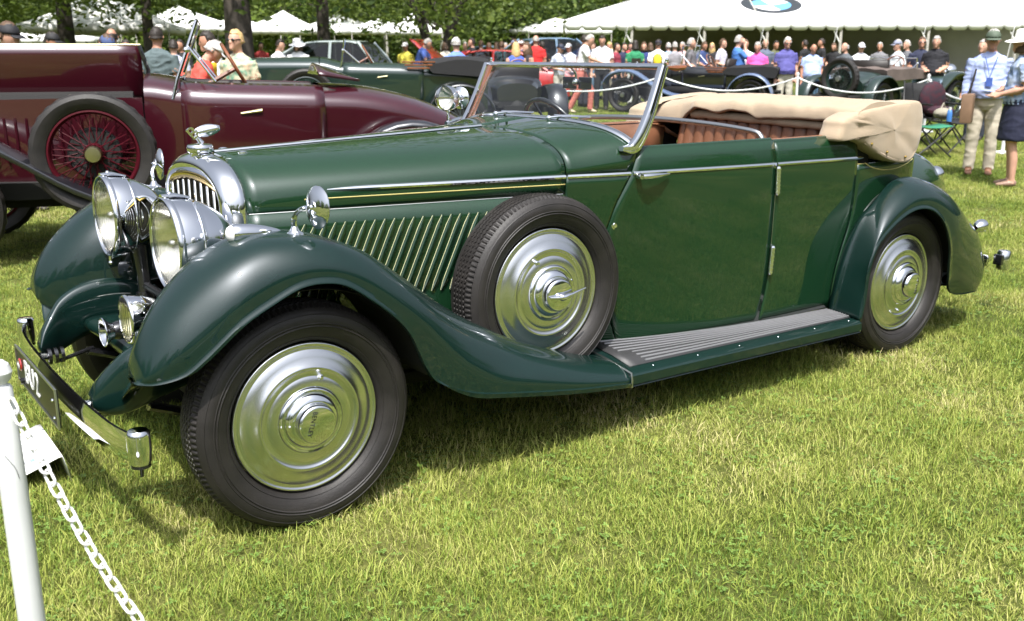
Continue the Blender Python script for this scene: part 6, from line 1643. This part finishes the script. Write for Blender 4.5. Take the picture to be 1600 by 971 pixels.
saloon('pale blue metallic saloon behind the windscreen corner', loc, rz, 'sedanblue', H=1.46)
loc, rz = place_by(872, 30, 160, 2.0)
saloon('blue grey estate car with tall windscreen behind the red polo', loc, rz, 'suv', H=1.70, L=4.5, W=.92)

# ================================================================ POSTS, CHAINS, SIGN, FURNITURE
# near white post with a plastic chain
pp = CAM+2.0*np.array([FWD[i]+RGT[i]*(-3-800)/1547.1-UPV[i]*(582-485.5)/1547.1 for i in range(3)])
px_, py_, ztop_ = pp
np_ = thing('barrier_post', 'white plastic barrier post with ball top at the near left corner', 'post', (px_, py_, 0), 0, 'white barrier posts')
b = B(); b.lathe([(.0, ztop_+.0262), (.012, ztop_+.0240), (.021, ztop_+.016), (.0262, ztop_), (.022, ztop_-.015), (.014, ztop_-.024), (.0155, ztop_-.027), (.020, ztop_-.029), (.0225, ztop_-.034), (.0265, ztop_-.25), (.0270, .03)], (0, 0, 0), (0, 0, 1), 40); pst = b.obj('post', M['plastic'], np_, sharp=30)
b = B(); b.lathe([(.027, .035), (.10, .03), (.17, .018), (.175, 0)], (0, 0, 0), (0, 0, 1), 40); b.obj('foot', M['plastic'], np_)
b = B(); b.tube(sp([(-.012, -.0235, ztop_-.17), (-.004, -.0268, ztop_-.185), (.004, -.0270, ztop_-.20), (.009, -.0262, ztop_-.225)], 8), .0005, 4); b.obj('scuff', M['dark'], pst)
def dep(px, py, d): return CAM+d*np.array([FWD[i]+RGT[i]*(px-800)/1547.1-UPV[i]*(py-485.5)/1547.1 for i in range(3)])
c0 = np.array([px_+.012, py_-.026, ztop_-.055]); c1 = dep(215, 966, 1.78)
hd_ = (c1-c0)[:2]; hl = np.linalg.norm(hd_); hu = hd_/hl; dz = c1[2]-c0[2]
SPAN = 1.55; e2 = np.array([px_, py_])+hu*SPAN
kq = (0-dz/hl)/(SPAN-hl)    # parabola through c0, c1 and level at the second post
cz = lambda s_: c0[2]-kq*s_*(SPAN-s_)
pth = [np.array([c0[0]+hu[0]*s_, c0[1]+hu[1]*s_, cz(s_)]) for s_ in np.linspace(0, SPAN, 400)]
seg = np.cumsum([0]+[np.linalg.norm(pth[i+1]-pth[i]) for i in range(399)])
def link_mesh(Lk, wk, r):
    pts = []
    for q in np.linspace(0, 2*math.pi, 20, endpoint=False):
        c, s_ = math.cos(q), math.sin(q); pts.append((c*wk/2*1.0+(Lk/2-wk/2)*(1 if c > 0 else -1)*min(1, abs(c)*4), s_*wk/2, 0))
    b = B(); rows = []
    P = [np.array(p) for p in pts]
    for i, p in enumerate(P):
        tg = unit(P[(i+1) % 20]-P[i-1]); n_ = np.array([-tg[1], tg[0], 0])
        rows.append([p+r*(n_*math.cos(a)+np.array([0, 0, 1])*math.sin(a)) for a in np.linspace(0, 2*math.pi, 7, endpoint=False)])
    b.grid(rows, cu=True, cv=True); return b.mesh('chain_link', M['white'])
LM = link_mesh(.0365, .0195, .0027)
ch = thing('plastic_chain', 'white plastic chain hanging from the near white barrier post', 'chain', tuple(c0))
pitch = .0298; n = int(seg[-1]/pitch)
for k in range(n):
    s_ = pitch*(k+.5); i = int(np.searchsorted(seg, s_))-1; i = min(max(i, 0), 397); p = pth[i]+(pth[i+1]-pth[i])*((s_-seg[i])/max(1e-9, seg[i+1]-seg[i]))
    tg = Vector(unit(pth[i+1]-pth[i])); side = Vector((0, 0, 1)).cross(tg).normalized(); upn = tg.cross(side)
    rm = Matrix((tg, side, upn)).transposed().to_4x4()
    o = bpy.data.objects.new('chain_link', LM); COL.objects.link(o); o.parent = ch
    o.matrix_local = Matrix.Translation(Vector(p)-Vector(c0)) @ rm @ Matrix.Rotation(math.pi/4+.5+(math.pi/2 if k % 2 else 0), 4, 'X') @ Matrix.Rotation(0, 4, 'Z')
p2 = link_copy(np_, None, (e2[0], e2[1], 0)); p2['label'] = 'white plastic barrier post beyond the bottom edge, holding the other end of the chain'

# small folded information board on the grass
sg = thing('information_board', 'small white folded information board on the grass beside the near post', 'sign')
RN, RF_ = np.array([-.581, .020, .100]), np.array([-.577, .396, .100]); LN, LF = np.array([-.86, .02, .004]), np.array([-.856, .396, .004]); GN, GF = np.array([-.556, .018, 0]), np.array([-.552, .394, 0])
def brow(a, b_, n=6): return [a+(b_-a)*u for u in np.linspace(0, 1, n)]
b = B(); b.grid([brow(LN, LF), brow(RN+(LN-RN)*.04, RF_+(LF-RF_)*.04), brow(RN+np.array([.004, 0, -.003]), RF_+np.array([.004, 0, -.003])), brow(GN, GF)])
brd = b.obj('board', M['white'], sg, solid=.004, sharp=80)
def onboard(u, v, lift=.0035):
    """u from ridge to low edge, v from near to far"""
    nrm = unit(np.cross(RF_-RN, LN-RN)); nrm = nrm if nrm[2] > 0 else -nrm
    return RN+(LN-RN)*u+(RF_-RN)*v+nrm*lift
def mark(name, u0, u1, v0, v1, m):
    B().grid([[onboard(u0, v0), onboard(u0, v1)], [onboard(u1, v0), onboard(u1, v1)]]).obj(name, m, brd)
mark('printed_line', .07, .078, .10, .92, mat('pale pink print', (.62, .36, .36), .6))
mg = mat('grey print', (.25, .26, .28), .6)
rr_ = np.random.default_rng(4)
for k in range(9):
    u = .22+.07*k
    v = .12
    while v < .84:
        L = rr_.uniform(.03, .11)
        if rr_.uniform() < .55: mark('printed_mark', u, u+.018, v, min(v+L, .9), mg)
        v += L+.03
B().poly([onboard(.26+.05*math.sin(q), .22+.035*math.cos(q), .004) for q in np.linspace(0, 2*math.pi, 18, endpoint=False)]).obj('printed_spot', mat('pale blue print', (.22, .45, .68), .6), brd)

# rope line in front of the far cars
def rope_post(px, D, label):
    t = thing('barrier_post', label, 'post', at(px, D), 0, 'white barrier posts')
    b = B(); b.lathe([(0, 1.02), (.022, 1.012), (.032, .985), (.022, .955), (.024, .94), (.026, .03)], (0, 0, 0), (0, 0, 1), 14); b.ball((.03, -.02, .90), .028, 8); b.obj('post', M['plastic'], t)
    b = B(); b.lathe([(.026, .035), (.16, .02), (.17, 0)], (0, 0, 0), (0, 0, 1), 18); b.obj('foot', M['plastic'], t); return t
RP = [(560, 17.5), (785, 19.0), (1035, 20.2), (1249, 19.4), (1455, 18.2), (1585, 14.6)]
RL = ['white barrier post hidden beyond the dark green tourer', 'white barrier post seen through the left of the windscreen', 'white barrier post behind the windscreen pillar', 'white barrier post in front of the pale blue shirt', 'white barrier post beside the black polo and jeans', 'white barrier post behind the woman in the sun hat']
for (px, D), l in zip(RP, RL): rope_post(px, D, l)
for k in range(len(RP)-1):
    a, c = at(*RP[k]), at(*RP[k+1]); pts = []
    for u in np.linspace(0, 1, 24):
        p = a.lerp(c, u); pts.append((p.x, p.y, p.z+.92-4*.26*u*(1-u)))
    lab = ['white chain hanging left of the windscreen', 'white chain sagging across the view through the windscreen', 'white chain sagging in front of the black tourer', 'white chain sagging in front of the green tourer at right', 'white chain falling from the black polo man to the sun hat woman'][k]
    tag(B().tube(pts, .017, 6).obj('barrier_chain', M['plastic'], None), lab, 'chain', 'white chains between the barrier posts')

# folding furniture at the right
M['green_cloth'] = mat('green stool canvas', (.02, .16, .085), .7); M['frame'] = mat('black steel tube', (.015, .015, .016), .4)
def stool(px, D, label, seatm, w=.46, h=.42, rot=0):
    t = thing('folding_stool', label, 'stool', at(px, D), -YAW+rot, 'folding seats beside the far car')
    b = B(); b.grid([[(x, y, h-.03*math.cos(x/w*math.pi)) for y in (-w/2, w/2)] for x in np.linspace(-w/2, w/2, 7)]); b.obj('seat', seatm, t, solid=.012)
    for y in (-w/2, w/2):
        for s in (-1, 1): B().tube([(-s*w/2, y, h), (s*w/2, y, .01)], .011, 6).obj('leg', M['frame'], t)
    for s in (-1, 1): B().tube([(s*w/2, -w/2, h), (s*w/2, w/2, h)], .012, 6).obj('rail', M['frame'], t)
    return t
stool(1463, 14.2, 'folding stool with green canvas seat behind the tan hood', M['green_cloth'], .5, .44)
stool(1500, 14.6, 'folding stool with dark seat carrying a blue bottle', M['hoodcloth'], .46, .46, .3)
def chair(px, D, label, rot):
    t = thing('folding_chair', label, 'chair', at(px, D), -YAW+rot, 'folding seats beside the far car')
    B().grid([[(x, y, .44-.03*math.cos(x*3)) for y in (-.24, .24)] for x in np.linspace(-.25, .25, 6)]).obj('seat', M['hoodcloth'], t, solid=.015)
    B().grid([[(x, .25+.12*u, .50+.42*u) for x in (-.26, .26)] for u in np.linspace(0, 1, 5)]).obj('backrest', M['hoodcloth'], t, solid=.02)
    for s in (-1, 1):
        B().tube([(s*.27, -.24, .01), (s*.27, .24, .46), (s*.27, .38, .95)], .013, 6).obj('back_frame', M['frame'], t)
        B().tube([(s*.27, .28, .01), (s*.27, -.24, .46)], .013, 6).obj('leg', M['frame'], t)
        B().box((s*.29, .02, .63), (.05, .42, .025)).obj('armrest', M['frame'], t, bevel=.005)
    return t
chair(1478, 15.8, 'black folding chair with a jacket over it behind the tan hood', .25)
chair(1452, 16.4, 'black folding chair half hidden by the tan hood corner', -.2)
p = at(1476, 15.8)
b = B(); b.ball((0, .18, .70), (.24, .10, .28), 16); b.ball((.02, -.02, .52), (.22, .20, .09), 14); jk = b.obj('jacket', cloth((.05, .008, .016), pat=(.012, .012, .02)), None, loc=(p.x, p.y, p.z)); jk.rotation_euler = (0, 0, -YAW+.25)
tag(jk, 'dark jacket with maroon lining draped over the black folding chair', 'jacket')
p = at(1483, 14.9)
b = B(); b.ball((0, 0, .55), (.17, .12, .085), 16); b.tube([(-.08, 0, .60), (0, 0, .70), (.08, 0, .60)], .012, 6); bg_ = b.obj('canvas_bag', cloth((.24, .22, .17)), None, loc=(p.x, p.y, p.z)); tag(bg_, 'khaki canvas bag beside the blue bottle on the folding seats', 'bag')
p = at(1494, 14.4)
bt = thing('bottle', 'blue bottle with white cap standing on the dark folding stool', 'bottle', (p.x, p.y, p.z+.44))
B().lathe([(0, 0), (.036, .0), (.038, .02), (.038, .15), (.030, .18), (.016, .20)], (0, 0, 0), (0, 0, 1), 18).obj('bottle_body', mat('blue bottle', (.05, .16, .42), .2, coat=.5), bt)
B().lathe([(.018, .195), (.020, .20), (.020, .23), (0, .233)], (0, 0, 0), (0, 0, 1), 14).obj('cap', M['white'], bt)
# things people hold
p = at(1521, 12.0)
b = B(); b.box((0, 0, hz(168, 12.0)-p.z), (.13, .30, .34)); sb = b.obj('shoulder_bag', mat('brown bag leather', (.19, .115, .07), .6, var=.15, vscale=6), None, bevel=.02, loc=tuple(p)); sb.rotation_euler = (0, 0, -YAW-.5)
tag(sb, 'flat brown bag held by the man in the olive green cap', 'bag')
zb_ = hz(168, 12.0)-p.z
B().tube(sp([(0, -.1, zb_+.17), (.02, -.06, zb_+.28), (.05, .0, zb_+.46), (.02, .06, zb_+.28), (0, .1, zb_+.17)], 16), .010, 6).obj('strap', M['darkleather'], sb)
p = at(322, 11.7); z_ = hz(107, 11.7)
b = B(); b.grid([[(x, .02*math.sin(9*x), zz) for x in np.linspace(-.11, .11, 5)] for zz in (-.09, .0, .09)]); br_ = b.obj('brochure', mat('yellow paper', (.75, .52, .04), .6), None, loc=(p.x, p.y, z_), solid=.006); br_.rotation_euler = (0.5, .2, -YAW)
tag(br_, 'yellow brochure held between the coral polo and the white shirt', 'brochure')
